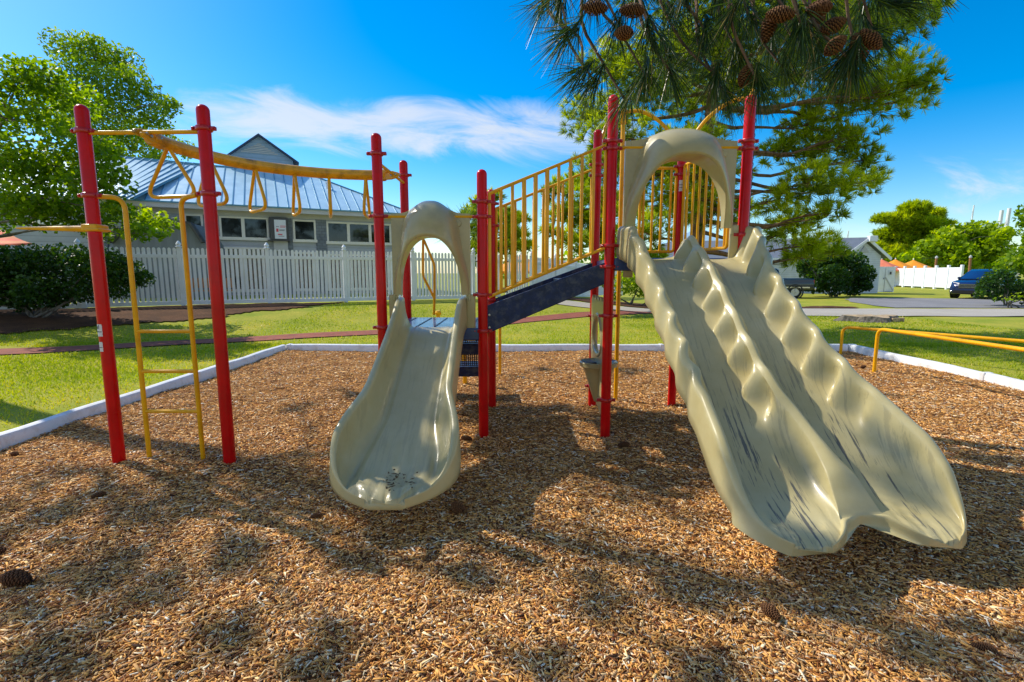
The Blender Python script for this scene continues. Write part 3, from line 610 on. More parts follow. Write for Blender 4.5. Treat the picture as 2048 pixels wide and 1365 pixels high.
# --- end ladder between the two front left posts
YR = YL + .03
zl = zat(394, YL)
lad = None
for side, pts in ((0, [(196, 394), (248, 396), (301, 935)]), (1, [(398, 392), (361, 398), (408, 935)])):
    P = [at(px, py, YR) for px, py in pts]; P[0].y = YL; P[-1].z = -.05
    o = MB().tube(bend(P, .13, 9), .0175, 12).build('ladder_rail', 'yellow', ROOT)
    lad = lad or o
for py, a, b in ((663, 276, 381), (743, 285, 388), (823, 293, 397)): MB().tube([at(a, py, YR), at(b, py, YR)], .0145, 10).build('rung', 'yellow', ROOT)
# --- yellow wing handle on the left post
x, y, h = POST['P1']; z = zat(457, y); mb = MB()
mb.box((x + .005, y, z), (.115, .125, .052)); mb.box((x + .03, y - .002, z - .012), (.10, .131, .022))
hd = mb.build('handle_clamp', 'yellow', ROOT, bevel=.012, bseg=3)
rows = []
for i in range(15):
    t = i / 14; xx = x - .05 - .62 * t; yy = y + .10 * t; rr = .024 * (1 - .62 * t); rr = rr if t < .95 else rr * .6
    rows.append([(xx, yy + 1.5 * rr * math.cos(a), z - .004 + .014 * t + rr * math.sin(a)) for a in np.linspace(0, 2 * PI, 13)])
MB().grid(rows).build('wing_handle', 'yellow', hd)
# --- transfer steps behind the low deck
for i in range(2):
    zz = .70 - .33 * i; y0 = YB + .05 + .36 * i
    MB().box((-.70, y0 + .17, zz), (.92, .36, .03)).build('transfer_step', 'blue', ROOT, bevel=.005)
    MB().face([(-1.16, y0 - .005, zz + .02), (-.24, y0 - .005, zz + .02), (-.24, y0 - .005, zz + .30), (-1.16, y0 - .005, zz + .30)]).build('step_riser', 'perf', ROOT)
    MB().box((-.70, y0 + .005, zz - .06), (.92, .02, .10)).build('step_apron', 'blue', ROOT, bevel=.003)
for px, py, w in ((930, 768, .03), (1000, 752, .022)):
    q = gp(px, py, 0); top = .62 if px < 950 else zat(600, q.y); MB().tube([(q.x, q.y, -.05), (q.x, q.y, top)], w, 12).build('step_leg', 'yellow', ROOT)
hp = [at(868, 640, 6.1), at(869, 597, 6.1), at(846, 553, 6.1), at(846, 476, 6.1), at(869, 530, 6.1), at(869, 600, 6.1)]; hp[0].z = 1.0
MB().tube(bend(hp, .05), .015, 10).build('hand_loop', 'yellow', ROOT)
# --- play panel with bowl under the high deck
xp = .885; mb = MB(); outer = []; zb_, ztp = .12, zat(592, 5.3)
for i in range(25):
    t = i / 24; outer.append((YF + .06 + (YB - YF - .12) * t, ztp - .02 + .025 * math.sin(i * 1.5)))
side_r = [(YB - .07, .9), (YB - .05, .7), (YB - .12, .5), (YB - .08, .35), (YB - .35, .2)]; side_l = [(YF + .3, zb_), (YF + .07, .25), (YF + .055, .7)]
inner = [(5.15 + .26 * math.cos(a), .80 + (.28 if math.sin(a) > 0 else .13) * math.sin(a)) for a in np.linspace(PI, -PI, 33)[:-1]]
def ringfill(o_, i_, xx):
    from mathutils.geometry import tessellate_polygon
    L3 = [[Vector((xx, a, b)) for a, b in o_], [Vector((xx, a, b)) for a, b in i_]]; t = tessellate_polygon(L3); return [v for l in L3 for v in l], t
o_ = outer + side_r + side_l
for xx in (xp - .016, xp + .016):
    v, t = ringfill(o_, inner, xx); mb.add(v, t)
no, ni = len(o_), len(inner)
for L_, n_ in ((o_, no), (inner, ni)):
    for k in range(n_):
        a, b = L_[k], L_[(k + 1) % n_]; mb.face([(xp - .016, *a), (xp - .016, *b), (xp + .016, *b), (xp + .016, *a)])
pan = mb.build('play_panel', 'beige_plain', ROOT)
MB().tube([(xp, a, b) for a, b in inner], .028, 10, closed=True).build('opening_rim', 'beige_plain', pan, smooth=60)
zz = zat(722, 5.1)
MB().lathe([(.0, -.44), (.04, -.42), (.13, -.15), (.165, -.06), (.19, -.05), (.195, -.01), (.185, 0), (.165, -.015), (.0, -.022)], (xp, 5.1, zz), 32).build('bowl', 'beige_plain', pan, smooth=50)
MB().box((xp - .10, 5.1, zz - .012), (.10, .2, .02), rot=.2).build('bowl_lid', 'blue', pan, bevel=.006)

# --- slides
def interp(x, xp_, fp): return float(np.interp(x, xp_, fp))
def pchip(xs_, ys_):
    xs_, ys_ = np.array(xs_, float), np.array(ys_, float); h = np.diff(xs_); d = np.diff(ys_) / h; m = np.zeros(len(xs_)); m[0], m[-1] = d[0], d[-1]
    for i in range(1, len(xs_) - 1):
        m[i] = 0 if d[i - 1] * d[i] <= 0 else 2 * d[i - 1] * d[i] / (d[i - 1] + d[i])
    def f(x):
        i = int(np.clip(np.searchsorted(xs_, x) - 1, 0, len(xs_) - 2)); t = (x - xs_[i]) / h[i]; t = min(1, max(0, t))
        return (ys_[i] * (1 + 2 * t) * (1 - t) ** 2 + h[i] * m[i] * t * (1 - t) ** 2 + ys_[i + 1] * t * t * (3 - 2 * t) + h[i] * m[i + 1] * t * t * (t - 1))
    return f
def half_profile(fw, w, hw, rr, sk, nf=10, nw=10, nr=8):
    """centre to outside: (x, z, part) bed, filleted wall, rolled rim, skirt"""
    pts = [(fw * i / nf, .0, 0) for i in range(nf)]
    for i in range(nw + 1):
        a = PI / 2 * i / nw; pts.append((fw + (w - fw) * math.sin(a), hw * (1 - math.cos(a)) if i < nw else hw, 1))
    for i in range(1, nr + 1):
        a = PI - PI * i / nr; pts.append((w + rr + rr * math.cos(a), hw + rr * math.sin(a), 2))
    for i in range(1, 5): pts.append((w + 2 * rr + .004 * i, hw - sk * i / 4, 3))
    return pts
def melt(o, it=2):
    """soften the moulded shell"""
    o.data.polygons.foreach_set('use_smooth', [True] * len(o.data.polygons)); m = o.modifiers.new('soften', 'SMOOTH'); m.factor = .5; m.iterations = it
def single_slide():
    xc = -.714
    zf = pchip([0, .08, .2, .72, .86, .95, 1], [1.015, 1.0, .90, .385, .272, .245, .235]); yf = lambda s: 4.56 - 1.80 * s
    hwf = pchip([0, .1, .3, .7, .82, .89, .94, .975, 1], [.25, .25, .22, .23, .215, .125, .045, .006, .0]); wf = pchip([0, .2, .6, .8, .9, 1], [.25, .235, .25, .335, .36, .365]); xcf = pchip([0, .5, 1], [-.714, -.72, -.732])
    ss = np.concatenate([np.linspace(0, .83, 70), 1 - .17 * (1 - np.sin(np.linspace(0, PI / 2, 34)[1:])) ** 1.0]); rows = []; att = []
    for s in ss:
        e = max(0, (s - .80) / .20); sh = math.sqrt(1 - (.965 * e) ** 2.6); w = wf(s); hw = hwf(s); rr = .028 - .014 * e; fwd = w * .66; dip = .035 * e ** 7
        hp_ = half_profile(fwd, w, hw, rr, hw + .085 - .03 * e); row = []; ar = []
        for sg in (-1, 1):
            seq = hp_[::-1] if sg < 0 else hp_[1:]
            for x, z, part in seq:
                zz = zf(s) + z - dip; X = sg * x * max(sh, .004)
                if part < 2 and s > .70:
                    g = min(1, (s - .70) / .12); ph = X / .082; zz -= .016 * g * (max(0, math.cos(2 * PI * ph)) ** 5)
                if part == 0: zz += .02 * (x / .22) ** 2
                row.append((xcf(s) + X, yf(s), zz)); ar.append(.16 if part < 2 else 0)
        rows.append(row); att += ar
    mb = MB().grid(rows); n = len(rows[0])
    for i in range(len(rows) - 1): mb.f.append((i * n, (i + 1) * n, (i + 1) * n + n - 1, i * n + n - 1))
    mb.f.append(tuple(range((len(rows) - 1) * n, len(rows) * n)))
    sl = mb.build('slide', 'beige', ROOT, smooth=178, attr=att, label='low single beige slide'); melt(sl) 
    for sg in (-1, 1):
        MB().box((xc + sg * .345, 4.545, 1.10), (.082, .03, .42)).build('slide_flange', 'beige_plain', sl, bevel=.012)
        MB().lathe([(.013, -.03), (.013, .03)], (xc + sg * .335, 4.53, zat(595, YF)), 10).build('hood_pin', 'beige_plain', sl)
    return sl
SL1 = single_slide()
def double_slide():
    yf = lambda s: 4.56 - 2.24 * s
    zf = pchip([0, .07, .18, .70, .84, .93, 1], [1.635, 1.62, 1.50, .52, .30, .235, .21])
    xl = pchip([0, .15, .5, .8, 1], [1.00, 1.05, 1.155, 1.21, 1.17]); xm = pchip([0, .3, .6, .8, 1], [1.50, 1.545, 1.62, 1.77, 1.86]); xr = pchip([0, .06, .15, .3, .5, .8, 1], [2.02, 2.05, 2.0, 1.95, 2.02, 2.29, 2.42])
    hb = pchip([0, .1, .3, .6, .8, .87, .92, .96, .985, 1], [.24, .24, .20, .21, .23, .175, .085, .025, .003, .0])
    hmid = pchip([0, .03, .1, .3, .6, .76, .85, .90, .936, 1], [.02, .12, .17, .17, .18, .16, .13, .06, .012, .0])
    ss = np.concatenate([np.linspace(0, .84, 130), 1 - .16 * (1 - np.sin(np.linspace(0, PI / 2, 40)[1:]))]); rows = []; att = []; stat = None
    wav = lambda s, ph: math.sin(2 * PI * 11.5 * s + ph) * (1 - float(sstep(.60, .74, s))) * float(sstep(.0, .05, s))
    nf, nw, nr = 12, 10, 7
    for s in ss:
        e = max(0, (s - .80) / .20); sh = math.sqrt(1 - (.965 * e) ** 2.4); row = []; ar = []
        # lane edges, shrinking round the lane centre at the exit
        L_, M_, R_ = xl(s), xm(s), xr(s); c1, c2 = (L_ + M_) / 2, (M_ + R_) / 2; mw = .035 + .05 * float(sstep(.75, .9, s))
        rr = .034 - .018 * e; shr = max(sh, .004); H1 = (M_ - mw - L_) / 2; H2 = (R_ - M_ - mw) / 2; h1 = H1 * shr; h2 = H2 * shr; ro = rr * shr ** .8; dip = .035 * e ** 7; c1 -= mw / 2; c2 += mw / 2
        z0 = zf(s) - dip; y = yf(s); hbL = hb(s) + .014 * math.sin(2 * PI * 13 * s) * (1 - float(sstep(.55, .7, s))) * float(sstep(0, .05, s)); hbR = hb(s) + .013 * wav(s, .8); hm_ = hmid(s) + .010 * wav(s, .4)
        a1, b1, a2, b2 = c1 - h1, c1 + h1, c2 - h2, c2 + h2
        y1 = y; y2 = yf(min(s, 1)) + .07 * float(sstep(.8, 1, s)); ym = 0
        pts = []
        for i in range(4, 0, -1): pts.append((a1 - 2 * ro - .004 * i * shr + .012 * wav(s, .9), y1, z0 + hbL - (hbL + .085 - .03 * e) * i / 4, 3))
        for i in range(nr, 0, -1):
            a = PI * i / nr; pts.append((a1 - ro - ro * math.cos(PI - a) + .018 * wav(s, .5), y1, z0 + hbL + rr * math.sin(a), 2))
        def wall(e0, sg, hh, y_, wv, rev):
            q = []
            for i in range(nw + 1):
                a = PI / 2 * i / nw; wdt = min(.11, .4 * (h1 if y_ == y1 else h2)); f = math.sin(PI * i / nw)
                q.append((e0 + sg * (wdt - wdt * math.sin(a)) + sg * .015 * wv * math.sin(PI / 2 * i / nw) + sg * .046 * wv * f, y_, z0 + hh * (1 - math.cos(a)), 1))
            return q[::-1] if rev else q
        def bed(x0, x1, y_): return [(x0 + (x1 - x0) * i / nf, y_, z0 - .012 * (1 - (2 * i / nf - 1) ** 2), 0) for i in range(1, nf)]
        wd1, wd2 = min(.11, .4 * h1), min(.11, .4 * h2)
        pts += wall(a1, 1, hbL, y1, wav(s, .5), True); pts += bed(a1 + wd1, b1 - wd1, y1); pts += wall(b1, -1, hm_, y1, wav(s, 2.2), False)
        SN = .936; nI = nr + 3; tm = [.02 + .42 * k / nI for k in range(nI)] + [.46, .49, .51, .54] + [.56 + .42 * (k + 1) / nI for k in range(nI)]
        if s <= SN or stat is None:
            stat = [(b1 + (a2 - b1) * t, y + (y2 - y) * t, z0 + hm_ + .034 * math.sin(PI * t) * (1 - .75 * float(sstep(.8, SN, s))) - .012 * float(sstep(SN - .02, SN, s)), 2) for t in tm]
            pts += stat
        else:
            g = float(sstep(SN, SN + .012, s)); drop = hm_ + .055
            nl = [(b1 + ro - ro * math.cos(PI * i / nr), y1, z0 + hm_ + ro * math.sin(PI * i / nr), 2) for i in range(1, nr + 1)] + [(b1 + 2 * ro, y1, z0 + hm_ - drop * i / 3, 3) for i in (1, 2, 3)]
            nr_ = [(a2 - 2 * ro, y2, z0 + hm_ - drop * i / 3, 3) for i in (3, 2, 1)] + [(a2 - ro - ro * math.cos(PI * i / nr), y2, z0 + hm_ + ro * math.sin(PI * i / nr), 2) for i in range(0, nr)]
            new = nl + [(q[0], q[1], q[2] - .05 * g, 3) for q in stat[nI:nI + 4]] + nr_
            pts += [tuple(u + (v - u) * g for u, v in zip(p_[:3], q_[:3])) + (2,) for p_, q_ in zip(stat, new)]
        pts += wall(a2, 1, hm_, y2, wav(s, 2.2), True); pts += bed(a2 + wd2, b2 - wd2, y2); pts += wall(b2, -1, hbR, y2, wav(s, .2), False)
        for i in range(1, nr + 1):
            a = PI * i / nr; pts.append((b2 + ro - ro * math.cos(a) - .018 * wav(s, .2), y2, z0 + hbR + rr * math.sin(a), 2))
        for i in range(1, 5): pts.append((b2 + 2 * ro + .004 * i * shr, y2, z0 + hbR - (hbR + .085 - .03 * e) * i / 4, 3))
        for x, yy, z, part in pts:
            if part < 2 and s > .80 and hm_ < .30:
                g = min(1, (s - .80) / .1); z -= .016 * g * (max(0, math.cos(2 * PI * x / .075)) ** 5) * (1 if part == 0 else .6)
            row.append((x, yy, z)); ar.append((.25 + .75 * float(sstep(.4, .75, s))) if part == 0 else (.3 * float(sstep(.3, .6, s)) if part == 1 else 0))
        rows.append(row); att += ar
    mb = MB().grid(rows); n = len(rows[0])
    for i in range(len(rows) - 1):
        if ss[i + 1] < .90: mb.f.append((i * n, (i + 1) * n, (i + 1) * n + n - 1, i * n + n - 1))
    K = 4 + nr + (nw + 1) * 2 + (nf - 1) + nr + 3; b0 = (len(rows) - 1) * n
    mb.f += [tuple(range(b0, b0 + K)), tuple(range(b0 + n - K, b0 + n))]
    sl = mb.build('slide', 'beige', ROOT, smooth=178, attr=att, label='tall double beige slide with wavy side walls'); melt(sl)
    for xx in (1.03, 1.955):
        MB().box((xx, 4.545, ZH + .06), (.085, .03, .46)).build('slide_flange', 'beige_plain', sl, bevel=.012)
        MB().lathe([(.013, -.03), (.013, .04)], (xx + (.02 if xx < 1.5 else -.03), 4.53, zat(462, YF)), 10).build('hood_pin', 'beige_plain', sl)
SL2 = double_slide()
def hood(xc, hwid, ztop, zbump, sig, zleg, ohw, zopen, Y, depth, boss, label):
    nt_, nv = 96, 26; rows = []
    def I(t): c_, s_ = math.cos(t), math.sin(t); return Vector((xc - ohw * math.copysign(abs(c_) ** .9, c_), 0, zleg + (zopen - zleg) * s_ ** .85))
    a1, a2 = .30 * PI, .70 * PI
    def B(t):
        if t < a1: return Vector((xc - hwid, 0, zleg + (ztop - zleg) * (t / a1)))
        if t > a2: return Vector((xc + hwid, 0, zleg + (ztop - zleg) * ((PI - t) / a1)))
        x = -hwid + 2 * hwid * (t - a1) / (a2 - a1); return Vector((xc + x, 0, ztop + (zbump - ztop) * math.exp(-abs(x / sig) ** 2.7)))
    ts = sorted(list(np.linspace(0.001, PI - .001, nt_)) + [a1, a2])
    for t in ts:
        i_, b_ = I(t), B(t); L_ = (b_ - i_).length; D = depth * (.14 + .86 * math.sin(t) ** 1.2); bw = min(L_ * .985, (.07 if hwid < .4 else .09) + (.26 if hwid < .4 else .22) * math.sin(t) ** 5); row = []
        row.append((i_.x, Y + .03, i_.z)); row.append((i_.x, Y - D * .5, i_.z)); row.append((i_.x, Y - D * .93, i_.z))
        for k in range(nv + 1):
            v = (k / nv) ** 1.1; p = i_.lerp(b_, v); d = v * L_; q = min(1, d / bw); g = (1 - q * q) ** .62
            if d < .012: g *= .95 + .05 * d / .012
            row.append((p.x, Y - D * g, p.z))
        b2 = b_ + (b_ - i_).normalized() * .0; row.append((b2.x, Y + .028, b2.z)); rows.append(row)
    o = MB().grid(rows).build('slide_hood', 'beige_plain', ROOT, smooth=50, label=label)
    MB().lathe([(0, .010), (.026, .009), (.030, .004), (.031, 0)], boss, 24, M=Matrix.Rotation(PI / 2, 3, 'X')).build('round_boss', 'beige_plain', o)
    zz = ztop - .03
    return o, zz
YH = YF - .01
o, _ = hood(-.714, .345, zat(428, YF), zat(402, YF) - .0, .165, zat(590, YF), .265, zat(474, YF) - .01, YH, .24, at(916, 447, YH - .003), 'beige hood over the low single slide')
MB().tube([(POST['A'][0], YF, zat(434, YF)), (POST['B'][0], YF, zat(434, YF))], .015, 10).build('hood_bar', 'yellow', ROOT)
o, _ = hood(1.455, .48, zat(283, YF), zat(258, YF), .27, zat(458, YF), .385, zat(322, YF), YH, .27, at(1448, 308, YH - .003), 'beige hood over the tall double slide')
MB().tube([(POST['E'][0], YF, zat(296, YF)), (POST['F'][0], YF, zat(296, YF))], .015, 10).build('hood_bar', 'yellow', ROOT)
# litter left in the low slide's exit
n = 60; V = []; R_ = []
for i in range(n):
    cxx, cyy = (-.705, 2.93) if i < 40 else random.choice([(-.60, 2.88), (-.72, 2.83), (-.66, 2.84)]); x = random.gauss(cxx, .028 if i < 40 else .012); y = random.gauss(cyy, .05)
    s = (4.56 - y) / 1.80; z = float(np.interp(s, [.72, .86, .95, 1], [.385, .272, .245, .235])) + random.uniform(.008, .020); a = random.uniform(0, PI); l = random.uniform(.004, .02); w = random.uniform(.002, .008)
    d = Vector((math.cos(a) * l, math.sin(a) * l, random.uniform(-.004, .004))); q = Vector((-math.sin(a) * w, math.cos(a) * w, .002)); p = Vector((x, y, z))
    V += [p - d, p - q, p + d, p + q]; R_ += [random.random()] * 4
tag(np_mesh('leaf_litter', np.array([tuple(v) for v in V]), 4, 'litter', rnd=R_), 'brown leaf crumbs lying in the exit of the low slide', 'litter', kind='stuff')

# --- yellow parallel bars at the right
a1, a2 = gp(1680, 715, 0), gp(1748, 745, 0)
pbars = thing('balance_bars', a1, 'low yellow tubular parallel bars standing by the right border', 'exercise bars')
for (q, pe, nm) in ((gp(1681, 708, 0), (1690, 648), 0), (gp(1748, 745, 0), (1757, 652), 1)):
    ztop = at(pe[0], pe[1] + 6, q.y).z; d = Vector((1.9, -1.0, 0)).normalized()
    dirv = (at(2048, 688 if nm else 676, 0.001 + q.y) - at(pe[0], pe[1], q.y)); 
    # the bar runs towards the right at constant height: find the direction from two image points
    e = gp(2048, (700 if nm else 683), ztop); far = Vector((e.x, e.y, ztop)); top = Vector((q.x, q.y, ztop)); dv = (far - top); dv.z = 0; far = top + dv.normalized() * 3.6
    MB().tube(bend([(q.x, q.y, -.1), top, far, (far.x, far.y, -.1)], .13, 8), .026, 14).build('bar', 'yellow', pbars)

# ------------------------------------------------------------------ foliage builders
def leaf_quads(P, size, up=.4, wid=.42, rng=RNG):
    n = len(P); d = unit(rng.normal(size=(n, 3)) + np.array([0, 0, -.25])); nn = unit(rng.normal(size=(n, 3)) + np.array([0, 0, up * 2])); s = unit(np.cross(d, nn)); L_ = (size * rng.uniform(.65, 1.25, n))[:, None]
    return np.stack([P - d * L_ * .5, P + s * L_ * wid - d * L_ * .05, P + d * L_ * .5, P - s * L_ * wid - d * L_ * .05], 1)
def blob(c, r, n, flat=.75, shell=.45):
    d = unit(RNG.normal(size=(n, 3))); rad = RNG.random(n) ** shell; p = d * rad[:, None] * np.array([1, 1, flat]) * r; return np.array(c) + p
def needle_tufts(P, A, nn, L_, w, spread=.9, droop=0.0):
    """P tuft roots, A axes: nn thin needles each, as narrow two-piece strips"""
    m = len(P); P = np.repeat(P, nn, 0); A = np.repeat(A, nn, 0); n = m * nn
    d = unit(A + RNG.normal(size=(n, 3)) * spread * .6); ln = (L_ * RNG.uniform(.7, 1.1, n))[:, None]; s = unit(np.cross(d, RNG.normal(size=(n, 3)))) * w
    mid_ = P + d * ln * .5; tip = P + d * ln; tip[:, 2] -= droop * ln[:, 0]; mid_[:, 2] -= droop * .25 * ln[:, 0]
    V = np.stack([P - s * .6, P + s * .6, mid_ + s, tip + s * .25, tip - s * .25, mid_ - s], 1)
    F = (np.arange(n)[:, None, None] * 6 + np.array([(0, 1, 2, 5), (5, 2, 3, 4)])[None]).reshape(-1, 4); return V.reshape(-1, 3), F, n
def limb(mb, a, b, r0, r1, sag=.0, wob=.12, seg=7, n=5):
    a, b = Vector(a), Vector(b); L_ = (b - a).length; pts = []
    for i in range(n + 1):
        t = i / n; q = a.lerp(b, t); k = math.sin(PI * t) * L_; q += Vector((random.uniform(-wob, wob) * k * .5, random.uniform(-wob, wob) * k * .5, sag * k + random.uniform(-wob, wob) * k * .3)); pts.append(q)
    P = smooth_path(pts, 3); mb.tube(P, [r0 + (r1 - r0) * i / (len(P) - 1) for i in range(len(P))], seg); return P
def broadleaf(name, label, base, trunk, pads, per, size, mat, bark='bark2', up=.4, flat=.75, cat='tree', group=None, shell=.45, tr=.11, wid=.42, limbs=True):
    t = thing(name, base, label, cat, group); mb = MB(); P = smooth_path(trunk, 5); nP = len(P); mb.tube(P, [tr * (1 - .72 * i / (nP - 1)) * (1.35 if i == 0 else 1) for i in range(nP)], 12)
    pts = []; rn = []
    for c, r in pads:
        if limbs:
            k = min(range(nP), key=lambda i: (P[i] - Vector(c)).length + (0 if P[i].z < c[2] else 2.0)); limb(mb, P[k], Vector(c), tr * .32, tr * .07, .06)
        m = int(per * (r / .8) ** 2); q = blob(c, r, m, flat, shell); pts.append(q)
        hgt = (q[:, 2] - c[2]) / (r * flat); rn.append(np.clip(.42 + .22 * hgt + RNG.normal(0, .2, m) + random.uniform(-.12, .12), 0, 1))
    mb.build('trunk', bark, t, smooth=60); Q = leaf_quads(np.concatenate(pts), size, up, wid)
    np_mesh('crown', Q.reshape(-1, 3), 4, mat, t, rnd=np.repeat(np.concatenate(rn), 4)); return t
def pine(name, label, base, trunk, pads, tufts, nn, nl, nw, mat='needles', tr=.2, cat='tree', group=None, attach=.0, sag=.05, flat=.5, spread=.9, lk=1.0):
    t = thing(name, base, label, cat, group); mb = MB(); P = smooth_path(trunk, 6); nP = len(P); mb.tube(P, [tr * (1 - .75 * i / (nP - 1)) * (1.25 if i == 0 else 1) for i in range(nP)], 14)
    roots = []; axes = []; rn = []
    for c, r in pads:
        cv = Vector(c); hz = lambda q: math.hypot(q.x - cv.x, q.y - cv.y)
        k = min(range(nP), key=lambda i: abs(P[i].z - (cv.z + attach * hz(P[i])))); B = limb(mb, P[k], cv, tr * .26 * lk, tr * .07 * lk, sag, .10)
        m = max(5, int(tufts * (r / .8) ** 2)); q = blob(c, r, m, flat, .55)
        for u in q[::4]: mb.tube([B[-1 - random.randint(0, 5)], Vector(u)], [tr * .05, tr * .02], 4, caps=False)
        ax = unit((q - np.array(c)) / r * .8 + np.array([0, 0, .55]) + RNG.normal(size=q.shape) * .35); roots.append(q); axes.append(ax)
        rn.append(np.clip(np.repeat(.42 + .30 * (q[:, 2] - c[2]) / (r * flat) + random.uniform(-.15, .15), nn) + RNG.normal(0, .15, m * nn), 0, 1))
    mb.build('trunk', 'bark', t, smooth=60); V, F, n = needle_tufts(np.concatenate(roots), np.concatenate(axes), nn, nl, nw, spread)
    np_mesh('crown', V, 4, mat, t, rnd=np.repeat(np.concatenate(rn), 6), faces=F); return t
def pads_px(lst, Y, dy=1.0, k=1.0):
    """foliage masses given by image position and size, spread over real depths round Y"""
    out = []
    for px, py, r in lst:
        y = Y + random.uniform(-dy, dy); d = y * CP; out.append((tuple(at(px, py, y)), r * k * d / FPX))
    return out

# big pine behind the tower
big = [(1180, 235, 62), (1232, 262, 70), (1205, 330, 66), (1185, 395, 55), (1300, 345, 80), (1345, 405, 75), (1400, 350, 66), (1440, 330, 66), (1420, 420, 60), (1290, 180, 90), (1350, 110, 100), (1450, 70, 110), (1560, 50, 120),
       (1680, 45, 115), (1775, 55, 80), (1836, 25, 50), (1795, 140, 55), (1852, 160, 42), (1755, 185, 66), (1812, 205, 50), (1690, 195, 76), (1620, 250, 60), (1560, 300, 55), (1640, 300, 66), (1700, 275, 56), (1735, 320, 44),
       (1620, 365, 60), (1682, 372, 62), (1742, 362, 40), (1560, 398, 44), (1600, 440, 52), (1655, 425, 38), (1560, 470, 46), (1622, 490, 50), (1665, 505, 40), (1600, 515, 40), (1240, 420, 60), (1290, 465, 60), (1330, 300, 60), (1500, 170, 90), (1400, 200, 80), (1230, 130, 70), (1500, 420, 46), (1385, 280, 60), (1260, 320, 60), (1600, 150, 70), (1330, -60, 110), (1480, -90, 130), (1640, -80, 120), (1520, -200, 130)]
bY = 13.4
trunkpts = [at(1393, 690, bY), at(1392, 560, bY), at(1396, 440, bY), at(1412, 300, bY + .1), at(1432, 120, bY + .2), at(1445, -60, bY), at(1470, -260, bY)]; trunkpts[0].z = 0
pine('pine_tree', 'large pine with drooping branches and a bare trunk standing behind the tall double slide', trunkpts[0], trunkpts, pads_px(big, bY, 1.7), 92, 34, .22, .0072, tr=.22, sag=-.06, flat=.62)
# brighter pines further back, seen through the stair railing and beside the left slide
sm = [(1110, 380, 34), (1160, 372, 40), (1205, 400, 40), (1130, 430, 38), (1175, 440, 46), (1100, 466, 24), (1150, 480, 40), (1205, 470, 42), (1240, 500, 44), (1290, 520, 40)]
tp = [at(1190, 575, 19), at(1188, 480, 19), at(1180, 360, 19)]; tp[0].z = .05
pine('pine_tree', 'yellow green pine whose boughs show through the stair railing bars', tp[0], tp, pads_px(sm, 19, 1), 70, 22, .30, .016, tr=.16)
sm = [(968, 405, 24), (945, 430, 26), (1000, 440, 32), (960, 460, 30), (1025, 470, 30), (1005, 495, 32), (960, 495, 28), (1045, 495, 22), (1020, 430, 22), (985, 395, 18), (1040, 440, 18)]
tp = [at(990, 560, 27), at(990, 480, 27), at(975, 390, 27)]; tp[0].z = .05
pine('pine_tree', 'dark green small pine beyond the picket fence gate, behind the shorter red posts', tp[0], tp, pads_px(sm, 27, 1), 75, 22, .36, .022, tr=.16)
sm = [(1828, 420, 30), (1860, 430, 26), (1800, 440, 30), (1840, 455, 40), (1780, 470, 30), (1820, 480, 44), (1870, 470, 34), (1760, 495, 26), (1860, 500, 36), (1800, 510, 40), (1905, 470, 26), (1765, 440, 18), (1880, 450, 22)]
tp = [at(1835, 565, 72), at(1833, 500, 72), at(1828, 410, 72)]; tp[0].z = .05
pine('pine_tree', 'round topped pine behind the white house and the orange umbrellas', tp[0], tp, pads_px(sm, 72, 2.5, .9), 34, 26, .75, .045, tr=.35)
# broadleaf trees
sm = [(20, 170, 60), (70, 150, 55), (130, 190, 62), (170, 300, 70), (30, 320, 80), (110, 340, 80), (190, 370, 70), (30, 400, 80), (110, 420, 75), (190, 430, 66), (290, 440, 46), (330, 450, 30), (320, 470, 22), (275, 465, 34), (200, 470, 30), (-60, 230, 90), (-80, 340, 100), (-60, 430, 80), (-160, 300, 110), (60, 235, 55), (125, 255, 50), (205, 300, 40), (225, 345, 34), (240, 420, 34), (150, 215, 40), (-90, 150, 60)]
tp = [at(-120, 640, 12.6), at(-110, 560, 12.6), at(-95, 440, 12.7), at(-60, 330, 12.7), at(10, 240, 12.7)]; tp[0].z = T(tp[0].x, tp[0].y)
broadleaf('shade_tree', 'bright green broadleaf tree spreading in tiers over the hedge at the left', tp[0], tp, pads_px(sm, 12.7, 1.3, .98), 760, .115, 'leaf', flat=.62, up=.8)
sm = [(120, 90, 34), (165, 95, 36), (200, 120, 44), (245, 125, 40), (150, 150, 50), (215, 180, 55), (265, 165, 40), (300, 195, 34), (335, 215, 26), (180, 240, 60), (250, 240, 55), (310, 240, 36), (350, 210, 14), (280, 285, 50), (330, 280, 26), (220, 300, 50), (130, 210, 60), (190, 85, 20), (370, 300, 24), (310, 315, 30)]
tp = [at(215, 580, 33), at(215, 420, 33), at(205, 240, 33), at(185, 100, 33)]; tp[0].z = T(tp[0].x, tp[0].y)
broadleaf('tall_tree', 'tall airy tree with fine leaves rising behind the spreading broadleaf tree', tp[0], tp, pads_px(sm, 33, 2.0, .95), 270, .25, 'leaf2', flat=.9, up=.1, wid=.26)
sm = [(1850, 500, 30), (1890, 480, 36), (1930, 470, 38), (1970, 465, 34), (1910, 515, 44), (1955, 500, 40), (1990, 500, 36), (1870, 530, 30), (1930, 545, 34), (1985, 540, 30), (1820, 520, 26), (2005, 470, 22)]
tp = [at(1925, 560, 66), at(1925, 520, 66), at(1930, 460, 66)]; tp[0].z = .05
broadleaf('leafy_tree', 'wide yellow green broadleaf tree behind the white vinyl fence', tp[0], tp, pads_px(sm, 66, 2.5, .9), 95, .55, 'limeleaf', flat=.8)
sm = [(2066, 430, 34), (2084, 460, 44), (2064, 480, 22), (2050, 520, 40), (2020, 530, 30), (2085, 520, 50), (2110, 440, 50)]
tp = [at(2075, 600, 27), at(2075, 500, 27), at(2070, 420, 27)]; tp[0].z = .05
